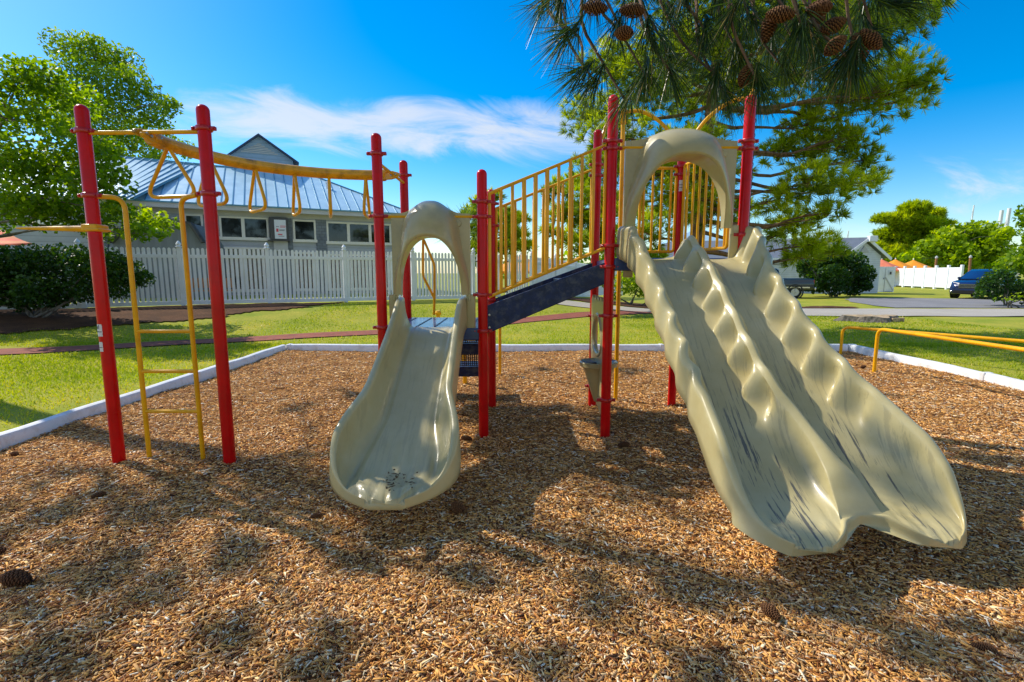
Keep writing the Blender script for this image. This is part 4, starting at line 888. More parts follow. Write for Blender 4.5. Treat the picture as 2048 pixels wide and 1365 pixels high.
broadleaf('leafy_tree', 'dark leafed broadleaf tree cut off by the right edge above the blue car', tp[0], tp, pads_px(sm, 27, 1.2, .9), 330, .21, 'leaf', flat=.85)
# distant tree row beyond everything
sm = []
for px in range(-900, 3000, 55):
    if 560 < px < 1000 and random.random() < .5: continue
    sm.append((px + random.uniform(-20, 20), 528 + random.uniform(-14, 10), random.uniform(22, 34)))
pd = pads_px(sm, 95, 6); q = np.concatenate([blob(c_, r, 150, .9, .5) for c_, r in pd])
tag(np_mesh('distant_woods', leaf_quads(q, 1.1).reshape(-1, 3), 4, 'leaf', rnd=np.repeat(np.clip(RNG.normal(.35, .2, len(q)), 0, 1), 4)), 'low line of far off trees along the horizon', 'woods', kind='stuff')
# shrubs
def shrub(name, label, base, pads, per, size, mat, stems=6, up=.3, cat='shrub', flat=.85):
    t = thing(name, base, label, cat); mb = MB(); b = Vector(base)
    for i in range(stems):
        c_, r = random.choice(pads); limb(mb, b + Vector((random.uniform(-.2, .2), random.uniform(-.15, .15), -.03)), Vector(c_), .03, .010, .02, .12, 6, 4)
    mb.build('stem', 'bark2', t, smooth=60); pts = []; rn = []
    for c_, r in pads:
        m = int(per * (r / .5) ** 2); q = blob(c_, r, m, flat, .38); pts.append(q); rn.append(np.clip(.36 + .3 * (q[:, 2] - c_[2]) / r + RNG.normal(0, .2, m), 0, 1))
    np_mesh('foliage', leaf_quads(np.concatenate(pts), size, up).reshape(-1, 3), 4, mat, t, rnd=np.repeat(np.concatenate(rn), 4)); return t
sm = [(20, 530, 46), (70, 525, 44), (120, 525, 44), (170, 525, 42), (215, 530, 40), (255, 545, 34), (285, 558, 22), (20, 580, 44), (75, 580, 44), (130, 578, 40), (185, 575, 40), (235, 572, 32), (-40, 560, 60), (-90, 570, 60), (45, 600, 30), (110, 598, 24), (-30, 520, 40), (-90, 520, 50)]
b = at(70, 628, 12.6); b.z = T(b.x, b.y)
shrub('hedge', 'dense dark green hedge in front of the picket fence at the left', b, pads_px(sm, 12.7, .35), 900, .085, 'darkleaf', 14, cat='hedge')
sm = [(1625, 540, 28), (1660, 525, 32), (1700, 528, 30), (1725, 550, 24), (1630, 565, 24), (1665, 560, 34), (1705, 568, 26), (1610, 530, 16), (1680, 510, 18), (1732, 572, 12), (1645, 510, 14)]
b = at(1670, 592, 31); b.z = .05
shrub('round_bush', 'large rounded dark bush in front of the white house, beside the truck', b, pads_px(sm, 31, .9), 420, .17, 'darkleaf', 8, flat=.95)
# separate bush with lime green leaves
sm = [(1208, 560, 20), (1240, 570, 26), (1275, 575, 26), (1300, 585, 20), (1255, 550, 24), (1225, 590, 14), (1285, 560, 20), (1320, 580, 22), (1350, 580, 24), (1385, 585, 22)]
b = at(1265, 606, 22); b.z = .05
shrub('lime_bush', 'bright lime green bush on bark soil behind the stairs', b, pads_px(sm, 22, .5), 260, .13, 'limeleaf', 6)
sm = [(1968, 582, 16), (1975, 564, 17), (1990, 552, 18), (2015, 552, 18), (1985, 560, 18), (2010, 570, 24), (1975, 580, 18), (2040, 575, 26), (2000, 590, 18), (1958, 590, 10), (2060, 590, 26), (2090, 570, 30), (1965, 570, 12)]
b = at(2010, 602, 22.5); b.z = .05
shrub('roadside_shrub', 'dark spreading shrub in front of the blue car', b, pads_px(sm, 22.5, .5), 330, .12, 'darkleaf', 6)
sm = [(2025, 598, 8), (2042, 592, 10), (2010, 600, 6), (1990, 600, 6)]
b = at(2030, 606, 21.2); b.z = .05
shrub('low_plant', 'small light green plant at the road edge, far right', b, pads_px(sm, 21.2, .3), 160, .10, 'limeleaf', 3, cat='plant')
for (a0, lab) in (((1140, 562), 'clipped green shrub behind the white gate'), ((1108, 560), 'low green shrub just right of the gate posts')):
    b = at(a0[0], 590, 29); b.z = .1; shrub('garden_shrub', lab, b, pads_px([(a0[0] - 14, 545, 18), (a0[0] + 12, 540, 20), (a0[0], 530, 18), (a0[0] + 30, 548, 18)], 29, .5), 200, .16, 'leaf', 4)
# palm seen through the hood of the low slide
b = at(928, 600, 24); b.z = .3
pal = thing('palm_tree', b, 'small fan palm seen beyond the fence through the low slide hood', 'palm'); tz = at(905, 462, 24).z
MB().tube([(b.x, b.y, .2), (b.x + .05, b.y, tz * .6), (b.x, b.y, tz)], [.14, .11, .10], 10).build('trunk', 'bark2', pal)
V = []; rn = []
for i in range(30):
    az = random.uniform(0, 2 * PI); el = random.uniform(-.5, 1.1); st_ = Vector((math.cos(az) * math.cos(el), math.sin(az) * math.cos(el), math.sin(el))); c_ = Vector((b.x, b.y, tz)); h_ = c_ + st_ * .7; sdv = st_.cross(Vector((0, 0, 1))).normalized()
    for k in range(13):
        f = (k / 12 - .5) * 2.4; dd = (st_ * math.cos(f) + sdv * math.sin(f)).normalized(); tip = h_ + dd * .85 - Vector((0, 0, .12 + .1 * abs(f))); w = dd.cross(Vector((0, 0, 1))).normalized() * .022
        V += [h_ - w, h_ + w, tip + w * .2, tip - w * .2]; rn += [random.random()] * 4
np_mesh('fronds', np.array([tuple(v) for v in V]), 4, 'palm', pal, rnd=rn)

# unseen shade pine left of the frame, crown pads placed to dapple the play area
SUN = Vector((-.62, .35, .70)).normalized()
shade_px = [(200,1110,0.4),(330,1000,0.5),(470,990,0.45),(180,1010,0.5),(50,1050,0.4),(100,960,0.5),(560,1060,0.4),(430,1120,0.36),(650,960,0.45),(800,830,0.5),(980,830,0.55),(1100,820,0.55),(1250,830,0.5),(1350,880,0.45),(1050,1080,0.4),(1300,1010,0.42),(1400,960,0.45),(1940,920,0.5),(1640,800,0.45),(1760,790,0.45),(560,880,0.4),(700,790,0.4),(600,815,0.3),(1450,840,0.45),(1250,740,0.45),(1080,740,0.3),(640,1090,0.22),(60,1190,0.42),(200,1150,0.3),(430,1290,0.28),(130,1310,0.28),(900,1160,0.24),(1050,1320,0.24),(1190,1195,0.27),(1380,1180,0.24),(1390,1330,0.2),(1600,1180,0.3),(1760,1200,0.3),(1950,1250,0.3),(1900,1330,0.2),(20,1330,0.25),(640,1300,0.22),(310,1180,0.24)]
bright = [(760, 1160), (900, 1130), (1100, 1310), (1300, 1345), (1500, 1290), (1000, 1285), (350, 1235), (600, 1225), (290, 1075), (650, 1130), (1200, 930), (1120, 1100), (560, 930), (850, 1290), (1650, 1260), (400, 930), (1250, 1290), (500, 1290), (640, 1000)]
pads = []
for px, py, r in shade_px:
    if py < 1130 and min(math.hypot(px - bx_, 1.6 * (py - by_)) for bx_, by_ in bright) < 85: continue
    g_ = gp(px, py, 0); z = max(6.6, 3.2 + .78 * g_.y) + random.uniform(0, 1.6); q = g_ + SUN * (z / SUN.z); pads.append(((q.x, q.y, q.z), max(.10, r * random.uniform(.8, 1.05) - .14)))
# shade on the slides and tower as well
for (x, y, z, r) in [(-.6, 3.5, .7, .22), (1.6, 4.0, 1.3, .22), (1.4, 3.0, .6, .2), (2.0, 2.9, .6, .2), (1.0, 4.5, 2.2, .2), (.3, 4.6, 1.4, .22), (.86, 4.5, 2.5, .3), (-2.2, 3.8, 1.2, .2), (-3.05, 3.8, 2.4, .2), (-.3, 4.5, .5, .4), (.9, 4.5, .9, .3)]:
    zz = max(7.0, 3.4 + .78 * (y + z * .5)) + random.uniform(0, 1.5); q = Vector((x, y, z)) + SUN * ((zz - z) / SUN.z); pads.append(((q.x, q.y, q.z), max(.05, r - .13)))
tp = [Vector((-9.3, 7.2, 0)), Vector((-9.1, 7.3, 4)), Vector((-8.6, 7.5, 8)), Vector((-8.2, 7.6, 12))]
pine('shade_pine', 'unseen tall pine left of the view, crown shaped to dapple the wood chips', tp[0], tp, pads, 84, 18, .20, .015, tr=.24, sag=-.04, flat=.6, attach=-.05, lk=.42, mat='needles_near')

# ------------------------------------------------------------------ overhanging pine bough with cones, close to the camera
t_base = Vector((3.4, -1.6, 0))
over = thing('overhanging_pine', t_base, 'pine with long dark needles and brown cones hanging into the top of the view', 'tree')
mb = MB(); tr_ = [t_base, t_base + Vector((-.1, .1, 2.4)), t_base + Vector((-.2, .2, 5)), t_base + Vector((-.2, .3, 9))]; P = smooth_path(tr_, 6); mb.tube(P, [.24 - .012 * i for i in range(len(P))], 14); mb.build('trunk', 'bark', over, smooth=60)
bough = MB(); A0 = Vector((3.2, -1.3, 4.3)); A1 = Vector((1.9, 1.2, 3.65)); A2 = Vector((.8, 2.3, 3.30)); A3 = Vector((.15, 2.5, 3.05))
mainb = smooth_path([A0, A1, A2, A3], 10); bough.tube(mainb, [.055 - .0010 * i for i in range(len(mainb))], 10)
near = [  # image position of the tuft, depth, direction on the image, needle count
    (1118, -8, 2.15, (-.45, -1), 130), (1085, 8, 2.3, (-.6, -.8), 90), (1135, 72, 2.05, (-.75, -.75), 150), (1165, 140, 2.1, (-.8, -.7), 130), (1190, 165, 2.15, (-.5, -1), 140), (1235, 45, 2.2, (-.2, -1), 120), (1300, 70, 2.1, (.1, -1), 140), (1290, 150, 2.2, (-.25, -1), 150), (1345, 30, 2.3, (.3, -.9), 120),
    (1345, 150, 2.25, (.35, -1), 140), (1250, 200, 2.3, (-.4, -1), 110), (1410, 60, 2.2, (-.1, -1), 140), (1430, 150, 2.15, (-.35, -1), 140), (1480, 110, 2.25, (.25, -1), 140), (1500, 40, 2.2, (.1, -1), 130), (1515, 165, 2.1, (.1, -1), 150), (1470, 20, 2.1, (-.4, -.8), 120), (1400, 110, 2.35, (-.6, -.6), 110), (1570, 140, 2.25, (.4, -1), 130),
    (1605, 55, 2.0, (-.1, -1), 150), (1600, 60, 2.1, (.35, -.95), 110), (1640, 90, 2.2, (.1, -1), 120), (1700, 120, 2.0, (-.15, -1), 170), (1712, 110, 2.05, (.3, -1), 150), (1680, 120, 2.1, (-.5, -.9), 110), (1745, 60, 2.1, (.5, -.9), 120), (1790, 5, 2.05, (.95, -.25), 140), (1760, -10, 2.1, (.7, -.6), 110), (1660, 10, 2.2, (.2, -.9), 120), (1560, 10, 2.2, (-.1, -1), 120),
    (1370, -10, 2.2, (-.2, -.9), 130), (1280, -5, 2.3, (.1, -1), 130), (1190, -15, 2.25, (-.1, -1), 120), (1440, -20, 2.2, (.1, -1), 130), (1330, 90, 2.4, (.2, -1), 120), (1545, 80, 2.35, (0, -1), 120), (1625, 130, 2.35, (-.1, -1), 100), (1450, 190, 2.3, (.4, -.8), 100), (1850, -30, 2.15, (.8, -.6), 100), (1720, 20, 2.3, (.1, -1), 110)]
Vs = []; Fs = []; rns = []; off = 0
for px, py, Y, (ux, uz), nn in near:
    p = at(px, py, Y); ax = Vector((ux, random.uniform(-.35, .35), uz)).normalized(); nb = min(mainb, key=lambda q: (q - p).length + (0 if q.z > p.z else 3))
    B = limb(bough, nb, p, .011, .0045, -.03, .16, 6, 4)
    m = 5; q = np.array([tuple(p - ax * .02 * i + Vector([random.gauss(0, .006) for _ in range(3)])) for i in range(m)])
    V, F, n = needle_tufts(q, np.repeat(np.array([tuple(ax)]), m, 0), int(nn * .95) // m + 1, .180, .0014, .72, .10); Vs.append(V); Fs.append(F + off); off += len(V); rns.append(np.repeat(np.clip(RNG.normal(.42, .26, n), 0, 1), 6))
bough.build('bough', 'bark', over, smooth=60)
np_mesh('needles', np.concatenate(Vs), 4, 'needles_near', over, rnd=np.concatenate(rns), faces=np.concatenate(Fs))
# unseen crown above the camera, thickened to cut sky fill on chips and bough
q = np.concatenate([blob((random.uniform(-5, 7), random.uniform(-6, 1.9), random.uniform(4.6, 8.5)), random.uniform(.6, 1.1), 26, .5, .55) for _ in range(120)])
V, F, n = needle_tufts(q, unit(RNG.normal(size=q.shape) + np.array([0, 0, .6])), 14, .26, .016); np_mesh('crown', V, 4, 'needles_dark', over, rnd=np.repeat(RNG.random(n), 6), faces=F)

def cone_mesh(L_=.13, R=.030, open_=1.0):
    """pine cone: overlapping scales set in spirals on a spindle, tip along +Z"""
    v = []; f = []; at_ = []; n = 130
    core = [(0.001, 0)] + [(R * .72 * math.sin(PI * min(1, (.08 + .92 * t)) ** .8) + .002, L_ * t) for t in np.linspace(.02, .98, 9)] + [(0.001, L_)]
    m = MB().lathe(core, seg=12); v += m.v; f += m.f; at_ += [.05] * len(m.v)
    for i in range(n):
        t = (i + .5) / n; a = i * 2.39996; r = R * (math.sin(PI * (.06 + .9 * t)) ** .75); z = L_ * (t ** .95); c, s = math.cos(a), math.sin(a); w = .0075 * (.45 + r / R * .75); o = Vector((c, s, 0)); tg = Vector((-s, c, 0)); up = Vector((0, 0, 1))
        b0 = o * r * .55 + up * (z - .006); tip = o * (r * 1.12) + up * (z + .004 * open_); b = len(v); k = tip - up * .0035 + o * .0015
        v += [tuple(b0 - tg * w * .6), tuple(b0 + tg * w * .6), tuple(tip + tg * w), tuple(tip - tg * w), tuple(k + o * .0028), tuple(k - tg * w * .8 - up * .003), tuple(k + tg * w * .8 - up * .003)]
        f += [(b, b + 1, b + 2, b + 3), (b + 3, b + 2, b + 4), (b + 3, b + 4, b + 5), (b + 2, b + 6, b + 4), (b + 4, b + 6, b + 5)]; h = random.random(); at_ += [.3 * h, .3 * h, .55 + .4 * h, .55 + .4 * h, 1, .3, .3]
    mm = MB(); mm.v = v; mm.f = f; return mm, at_
cmb, cat_ = cone_mesh(); cone0 = cmb.build('pine_cone', 'cone', over, smooth=0, world=False, attr=cat_); CM = cone0.data
hang = [(1215, 18, 2.1, (-1, .1, .1), 1), (1240, 20, 2.1, (1, .1, .0), 1), (1232, 68, 2.1, (.5, -.8, -.3), .95), (1590, 28, 2.0, (-1, .1, 0), 1.05), (1612, 24, 2.0, (.95, .1, .25), 1.05), (1690, 40, 2.05, (-.8, 0, -.4), 1.05), (1722, 62, 2.0, (.55, -.3, -.7), 1.0), (1690, 75, 2.0, (-.7, -.1, -.6), 1.0), (1712, 70, 2.05, (.05, -.4, -.9), 1.2), (1530, 85, 2.1, (.1, -.3, 1), 1.1), (1500, 130, 2.15, (-.4, -.2, -.9), 1.0), (1650, 35, 2.15, (-.9, .1, -.3), .8)]
for i, (px, py, Y, d, s) in enumerate(hang):
    c_ = cone0 if i == 0 else cone0.copy()
    if i: COL.objects.link(c_)
    c_.parent = over; p = at(px, py, Y) - t_base; c_.location = p; c_.rotation_mode = 'QUATERNION'; c_.rotation_quaternion = Vector(d).to_track_quat('Z', 'Y'); s *= .74; c_.scale = (s, s, s)
lying = [(60, 1163, (-1, .1, .05), 1.15, 'large dark pine cone at the left edge of the wood chips'), (12, 1105, (-1, -.3, .1), .9, 'small pine cone by the left edge, above the large one'), (1524, 1208, (.25, -1, .1), .8, 'open brown pine cone in the sun in front of the double slide'), (905, 1015, (.6, -.8, .1), 1.0, 'dark pine cone in the shade beside the low slide exit'), (944, 882, (-.9, .3, .1), .8, 'pine cone at the foot of the short red post in front'), (1236, 896, (1, .2, .1), .8, 'pine cone near the foot of the tall red post by the stairs'), (1945, 1270, (.9, -.6, .1), .6, 'pine cone half buried in chips at the lower right'), (35, 908, (-.9, .3, .1), .6, 'small pine cone beside the left border rail'), (183, 1000, (.7, .6, .1), .6, 'tiny pine cone in front of the leftmost red post'), (1185, 746, (.8, .4, .1), .6, 'small pine cone on chips behind the bowl panel'), (1722, 735, (.8, .3, .1), .8, 'pine cone between the legs of the yellow bars'), (1690, 740, (-.6, .3, .1), .6, 'small pine cone just left of the yellow bar legs'), (620, 1030, (.9, .2, .1), .55, 'little dark pine cone left of the low slide exit')]
for px, py, d, s, lab in lying:
    c_ = cone0.copy(); COL.objects.link(c_); c_.parent = None; g_ = gp(px, py, .02); c_.location = (g_.x, g_.y, mulch_z(g_.x, g_.y) + .028 * s); c_.rotation_mode = 'QUATERNION'; c_.rotation_quaternion = Vector(d).to_track_quat('Z', 'Y'); c_.scale = (s, s, s); tag(c_, lab, 'pine cone', 'pine cones lying on the wood chips')

# ------------------------------------------------------------------ picket fences
def picket_panel(Ln, H, n, pw=.085, th=.022, top_rail=.16, bot_rail=.10):
    mb = MB()
    for i in range(n):
        x = Ln * (i + .5) / n; w = pw / 2; pr = [(x - w, 0, .10), (x + w, 0, .10), (x + w, 0, H - .05)] + [(x + w * math.cos(a), 0, H - .05 + .05 * math.sin(a)) for a in np.linspace(.35, PI - .35, 5)] + [(x - w, 0, H - .05)]
        mb.prism([Vector(p) for p in pr], (0, th, 0))
    mb.box((Ln / 2, .011, H - .26), (Ln, .055, .10)); mb.box((Ln / 2, .011, .10), (Ln, .055, .12)); return mb
def post_mb(H, w=.115):
    mb = MB(); mb.box((0, .011, (H + .02) / 2 - .05), (w, w, H + .12)); mb.lathe([(w * .80, 0), (w * .80, .02), (w * .5, .03), (w * .42, .05), (w * .62, .075), (w * .66, .10), (w * .45, .14), (w * .15, .185), (.001, .20)], (0, .011, H + .02), 4 * 4, M=Matrix.Rotation(PI / 4, 3, 'Z')); return mb
def fence(name, label, p0, d, nb, bay, H, npk, zf, first=True, last=True, proto={}):
    d = Vector(d).normalized(); ang = math.atan2(d.y, d.x); p0 = Vector(p0); p0.z = zf(p0.x, p0.y); t = thing(name, p0, label, 'fence', None); key = (bay, H, npk)
    if key not in proto:
        a = picket_panel(bay - .1, H, npk).build('picket_panel', 'white', t, smooth=30, world=False); b = post_mb(H).build('fence_post', 'white', t, smooth=30, world=False); proto[key] = (a.data, b.data)
        bpy.data.objects.remove(a); bpy.data.objects.remove(b)
    for i in range(nb + 1):
        q = p0 + d * bay * i; z = zf(q.x, q.y) - p0.z
        if (i > 0 or first) and (i < nb or last):
            o = bpy.data.objects.new('fence_post', proto[key][1]); COL.objects.link(o); o.parent = t; o.location = (q.x - p0.x, q.y - p0.y, z); o.rotation_euler.z = ang
        if i < nb:
            q2 = p0 + d * bay * (i + 1); z2 = zf(q2.x, q2.y) - p0.z; o = bpy.data.objects.new('picket_panel', proto[key][0]); COL.objects.link(o); o.parent = t; o.location = (q.x - p0.x + d.x * .05, q.y - p0.y + d.y * .05, (z + z2) / 2); o.rotation_euler.z = ang; o.rotation_euler.y = -math.atan2(z2 - z, bay)
    return t
BAY, FH = 2.44, 1.80
fence('picket_fence', 'long white picket fence in front of the grey clubhouse', FP0 - FD * BAY * 5, FD, 8, BAY, FH, 18, T)
gp0 = FP0 + FD * BAY * 3.0
def gate(name, label, p, d, w):
    d = Vector(d).normalized(); p = Vector(p); p.z = T(p.x, p.y) + .04; t = thing(name, p, label, 'gate', 'white picket gate leaves'); ang = math.atan2(d.y, d.x)
    o = picket_panel(w, FH - .06, 9).build('gate_leaf', 'white', t, world=False); o.rotation_euler.z = ang
    for zz in (.22, 1.45):
        h = MB().box((0, -.03, zz), (.20, .02, .035)).build('hinge', 'blackp', t, world=False); h.rotation_euler.z = ang
    return t
gate('picket_gate', 'left leaf of the white picket gate, hinged on the fence end post', gp0 + FD * .13, FD, 1.05)
gate('picket_gate', 'right leaf of the white picket gate, beside the far gate post', gp0 + FD * 1.42, FD, 1.05)
p_ = gp0 + FD * 2.62
fence('picket_fence', 'white picket fence running away behind the stair railing, right of the gate', p_, (.62, 1.0, 0), 5, 2.2, 1.72, 17, lambda x, y: max(.25, T(x, y)))
# ------------------------------------------------------------------ clubhouse behind the fence
e = Vector((.903, .43, 0)).normalized(); nrm = Vector((e.y, -e.x, 0)); W0 = at(500, 470, 24.0); W0.z = 0
def F_(t, o, z): return W0 + e * t + nrm * o + Vector((0, 0, z))
def fh(px, py, o=0): 
    q = hit(px, py, W0 + nrm * o, nrm); return (q - W0).dot(e), q.z
club = thing('clubhouse', F_(0, 0, .3), 'grey blue clubhouse with blue metal roof and strips of windows behind the fence', 'building')
tR = fh(800, 430)[0]; tL = -9.5; zE = fh(500, 413, .55)[1]; zW = fh(500, 434)[1]
mb = MB(); 
def wallbox(mb, t0, t1, z0, z1, o0=0, o1=-.2): mb.prism([F_(t0, o0, z0), F_(t1, o0, z0), F_(t1, o0, z1), F_(t0, o0, z1)], nrm * (o1 - o0))
wallbox(mb, tL, tR, 0, zE - .02); mb.prism([F_(tR, 0, 0), F_(tR, -9, 0), F_(tR, -9, zE - .02), F_(tR, 0, zE - .02)], e * -.2); mb.build('wall', 'wall', club)
mb = MB(); wallbox(mb, tL, tR + .5, zE - .22, zE, .56, .50); wallbox(mb, tL, tR + .02, zW, zE - .05, .04, 0.002); mb.prism([F_(tL, .50, zE - .06), F_(tR + .5, .50, zE - .06), F_(tR + .5, 0.04, zE - .06), F_(tL, .04, zE - .06)], (0, 0, .03)); mb.build('fascia', 'band', club)
# roof
rb = 4.6; qR = hit(612, 347, W0 - nrm * rb, nrm); zR = qR.z; tRR = (qR - W0).dot(e); tRL = (hit(402, 330, W0 - nrm * rb, nrm) - W0).dot(e)
eL, eR = F_(tL, .6, zE + .02), F_(tR + .6, .6, zE + .02); rL, rR = F_(tL + .0, -rb, zR), F_(tRR, -rb, zR); bR = F_(tR + .6, -rb * 2 - .6, zE + .02); bL = F_(tL, -rb * 2 - .6, zE + .02)
roof = MB(); roof.face([eL, eR, rR, rL]); roof.face([eR, bR, rR]); roof.face([bR, bL, rL, rR]); roof = roof.build('roof', 'roof', club, smooth=0)
sm_ = MB(); t = tL + .15
while t < tR + .55:
    a = F_(t, .6, zE + .035); k = 1.0 if t <= tRR else (tR + .6 - t) / (tR + .6 - tRR); b = F_(t, .6, zE + .035).lerp(F_(t, -rb, zR + .015), k); sm_.bar(a, b, .035, .05); t += .46
sm_.bar(eR + Vector((0, 0, .02)), rR + Vector((0, 0, .03)), .12, .05); sm_.bar(rL, rR + Vector((0, 0, .02)), .16, .06); sm_.bar(eL, eR + Vector((0, 0, -.02)), .03, .06)
for k in range(1, 18):
    u = k / 18; a = eR.lerp(bR, u); v = min(u, 1 - u) * 2; b = a.lerp(rR + (bR - eR) * (u - .5) * .0, v); sm_.bar(a + Vector((0, 0, .02)), b + Vector((0, 0, .03)), .035, .05)
sm_.build('roof_seam', 'seam', roof)
vp = hit(655, 385, W0 - nrm * 2.4, nrm); MB().lathe([(.07, -.3), (.07, .42), (.10, .43), (.10, .52), (.0, .56)], vp, 12).build('vent_pipe', 'white', club)
# rear wing roof at the left
wA, wB, wC, wD = at(404, 329, 27.6), at(200, 310, 25.5), at(120, 392, 20.4), at(262, 399, 20.9)
wing = MB().face([wD, wA, wB, wC]).build('wing_roof', 'roof', club, smooth=0); sm_ = MB()
for k in range(0, 13):
    u = k / 12; sm_.bar(wC.lerp(wD, u) + Vector((0, -.02, .03)), wB.lerp(wA, u) + Vector((0, -.02, .03)), .035, .05)
sm_.bar(wD, wA, .08, .06); sm_.bar(wB, wA, .14, .06); sm_.build('roof_seam', 'seam', wing)
# gable lantern on the ridge
dp = W0 - nrm * (rb + .4)
def D(px, py): return hit(px, py, dp, nrm)
apex, l_, r_ = D(517, 273), D(459, 312), D(586, 322); l2, r2 = l_ - Vector((0, 0, 1.0)), r_ - Vector((0, 0, 1.0))
dm = MB().prism([l2, r2, r_, apex, l_], nrm * -3.2).build('dormer', 'gable', club)
up = Vector((0, 0, .10)); mb = MB(); ov = nrm * .25
for a, b in ((l_, apex), (apex, r_)):
    x = (b - a).normalized(); a2 = a - x * (.35 if a is l_ else 0); b2 = b + x * (.35 if b is r_ else 0); mb.prism([a2 + ov, b2 + ov, b2 + ov + up, a2 + ov + up], nrm * -3.6)
mb.build('dormer_roof', 'navy', dm)
c_ = apex - Vector((0, 0, .42)); mb = MB()
for k in range(6):
    z = -.09 * k; w = .12 + .155 * k; mb.box(c_ + nrm * .02 + Vector((0, 0, z)), (w * 2, .03, .05), rot=math.atan2(e.y, e.x))
mb.build('louvre_vent', 'band', dm)
# windows
def window(px0, px1, py0, py1, panes, name='window', low=None):
    t0, z1 = fh(px0, py0); t1, _ = fh(px1, py0); z0 = fh(px0, py1)[1] if low is None else low; f = .085; mb = MB()
    wallbox(mb, t0 - f, t1 + f, z1, z1 + f, .06, .004); wallbox(mb, t0 - f - .04, t1 + f + .04, z0 - f * 1.6, z0, .10, .004); wallbox(mb, t0 - f, t0, z0, z1, .06, .004); wallbox(mb, t1, t1 + f, z0, z1, .06, .004)
    div = [fh(p, py0)[0] for p in panes]
    for d_ in div: wallbox(mb, d_ - .07, d_ + .07, z0, z1, .055, .004)
    w = mb.build(name, 'frame', club); ed = [t0] + div + [t1]
    for i in range(len(ed) - 1):
        a = ed[i] + (.07 if i else 0); b = ed[i + 1] - (.07 if i < len(ed) - 2 else 0); MB().face([F_(a, .012, z0), F_(b, .012, z0), F_(b, .012, z1), F_(a, .012, z1)]).build('pane', 'glass', w)
UP = [(372, 401, 432, 469, []), (442, 532, 436, 474, [485]), (589, 627, 443, 479, []), (656, 778, 447, 483, [696, 739])]
for (a, b, c1, c2, dv) in UP:
    window(a, b, c1, c2, dv); window(a, b, c1 + 62 + (3 if a > 550 else 0), 0, dv, low=.75)
for a, b in ((402, 434), (630, 652), (545, 583)):
    mb = MB(); wallbox(mb, fh(a, 440)[0], fh(b, 440)[0], 0, zW, .05, .003); mb.build('pilaster', 'shingle', club)
# notice case
t0, z1 = fh(538, 434, .35); t1, z0 = fh(578, 481, .35)
bx_ = MB(); wallbox(bx_, t0, t1, z0, z1, .35, .055); nb_ = bx_.build('notice_case', 'bronze', club, bevel=.02)
mb = MB(); wallbox(mb, t0 + .20, t1 - .10, z0 + .06, z1 - .12, .37, .352); nt_ = mb.build('notice_board', 'paper', nb_)
def lab_text(s, t, z, h, mat, o=.375):
    cu = bpy.data.curves.new('lettering', 'FONT'); cu.body = s; cu.size = h; cu.extrude = .002; ob = bpy.data.objects.new('lettering', cu); COL.objects.link(ob); ob.data.materials.append(MAT[mat]); ob.parent = nt_
    ob.matrix_local = Matrix.Translation(F_(t, o, z) - ORG[nt_]) @ Matrix(((e.x, 0, nrm.x, 0), (e.y, 0, nrm.y, 0), (0, 1, 0, 0), (0, 0, 0, 1))); return ob
w_ = t1 - t0; hh = z1 - z0
for (u0, u1, v0, v1, m_) in ((.34, .46, .36, .50, 'notice_red'), (.56, .86, .60, .63, 'notice_red'), (.56, .84, .55, .57, 'notice_red'), (.50, .82, .44, .46, 'ink'), (.50, .78, .40, .42, 'ink'), (.42, .66, .22, .27, 'notice_red'), (.46, .76, .16, .18, 'ink'), (.34, .50, .58, .60, 'ink')):
    mb = MB(); wallbox(mb, t0 + w_ * u0, t0 + w_ * u1, z0 + hh * v0, z0 + hh * v1, .374, .371); mb.build('notice_print', m_, nt_)
mb = MB(); wallbox(mb, t0 + .12, t1 - .05, z0 - .5, z0 - .03, .22, .055); mb.build('leaflet_box', 'band', club, bevel=.015)
mb = MB(); wallbox(mb, t0 - .12, t1 + .05, z0 - .05, z0 + .0, .42, .056); mb.build('case_shelf', 'bronze', club)
# brown bench boards behind the fence
q = hit(415, 590, W0 + nrm * 3.2, nrm); q.z = .55
bench = thing('garden_bench', q, 'low brown wooden bench half hidden behind the picket fence', 'bench')
ax = math.atan2(e.y, e.x)
MB().box(q + Vector((0, 0, .25)), (1.9, .5, .06), rot=ax).build('seat', 'wood', bench, bevel=.01); MB().box(q - nrm * .25 + Vector((0, 0, .55)), (1.9, .05, .4), rot=ax).build('backrest', 'wood', bench, bevel=.01)
for s in (-.8, .8): MB().box(q + e * s + Vector((0, 0, 0)), (.08, .45, .5), rot=ax).build('leg', 'wood', bench)

# grey batten building with clipped gable at the far left, and its awning
B0 = at(300, 500, 21); en = Vector((.98, .2, 0)).normalized(); bn = Vector((en.y, -en.x, 0))
def Bh(px, py, o=0): return hit(px, py, B0 + bn * o, bn)
annex = thing('annex', Vector((B0.x, B0.y, .3)), 'low grey board building with clipped gable behind the hedge', 'building')
pts = [Bh(225, 620), Bh(416, 620), Bh(416, 500), Bh(410, 486), Bh(385, 448), Bh(330, 440), Bh(272, 440), Bh(225, 486)]
MB().prism(pts, bn * -5).build('wall', 'barn', annex)
mb = MB(); seq = pts[3:]
for a, b in zip(seq[:-1], seq[1:]): mb.bar(a + bn * .18, b + bn * .18, .35, .10)
mb.build('roof_edge', 'bronze', annex)
low = [Bh(-260, 620, -1), Bh(215, 620, -1), Bh(215, 448, -1), Bh(-260, 440, -1)]
an2 = thing('shed', Vector((low[1].x, low[1].y, .3)), 'long grey shed with pale roof edge behind the left tree', 'building')
MB().prism(low, bn * -4).build('wall', 'barn', an2); MB().bar(low[3] + bn * .2, low[2] + bn * .2, .4, .18).build('fascia', 'white', an2)
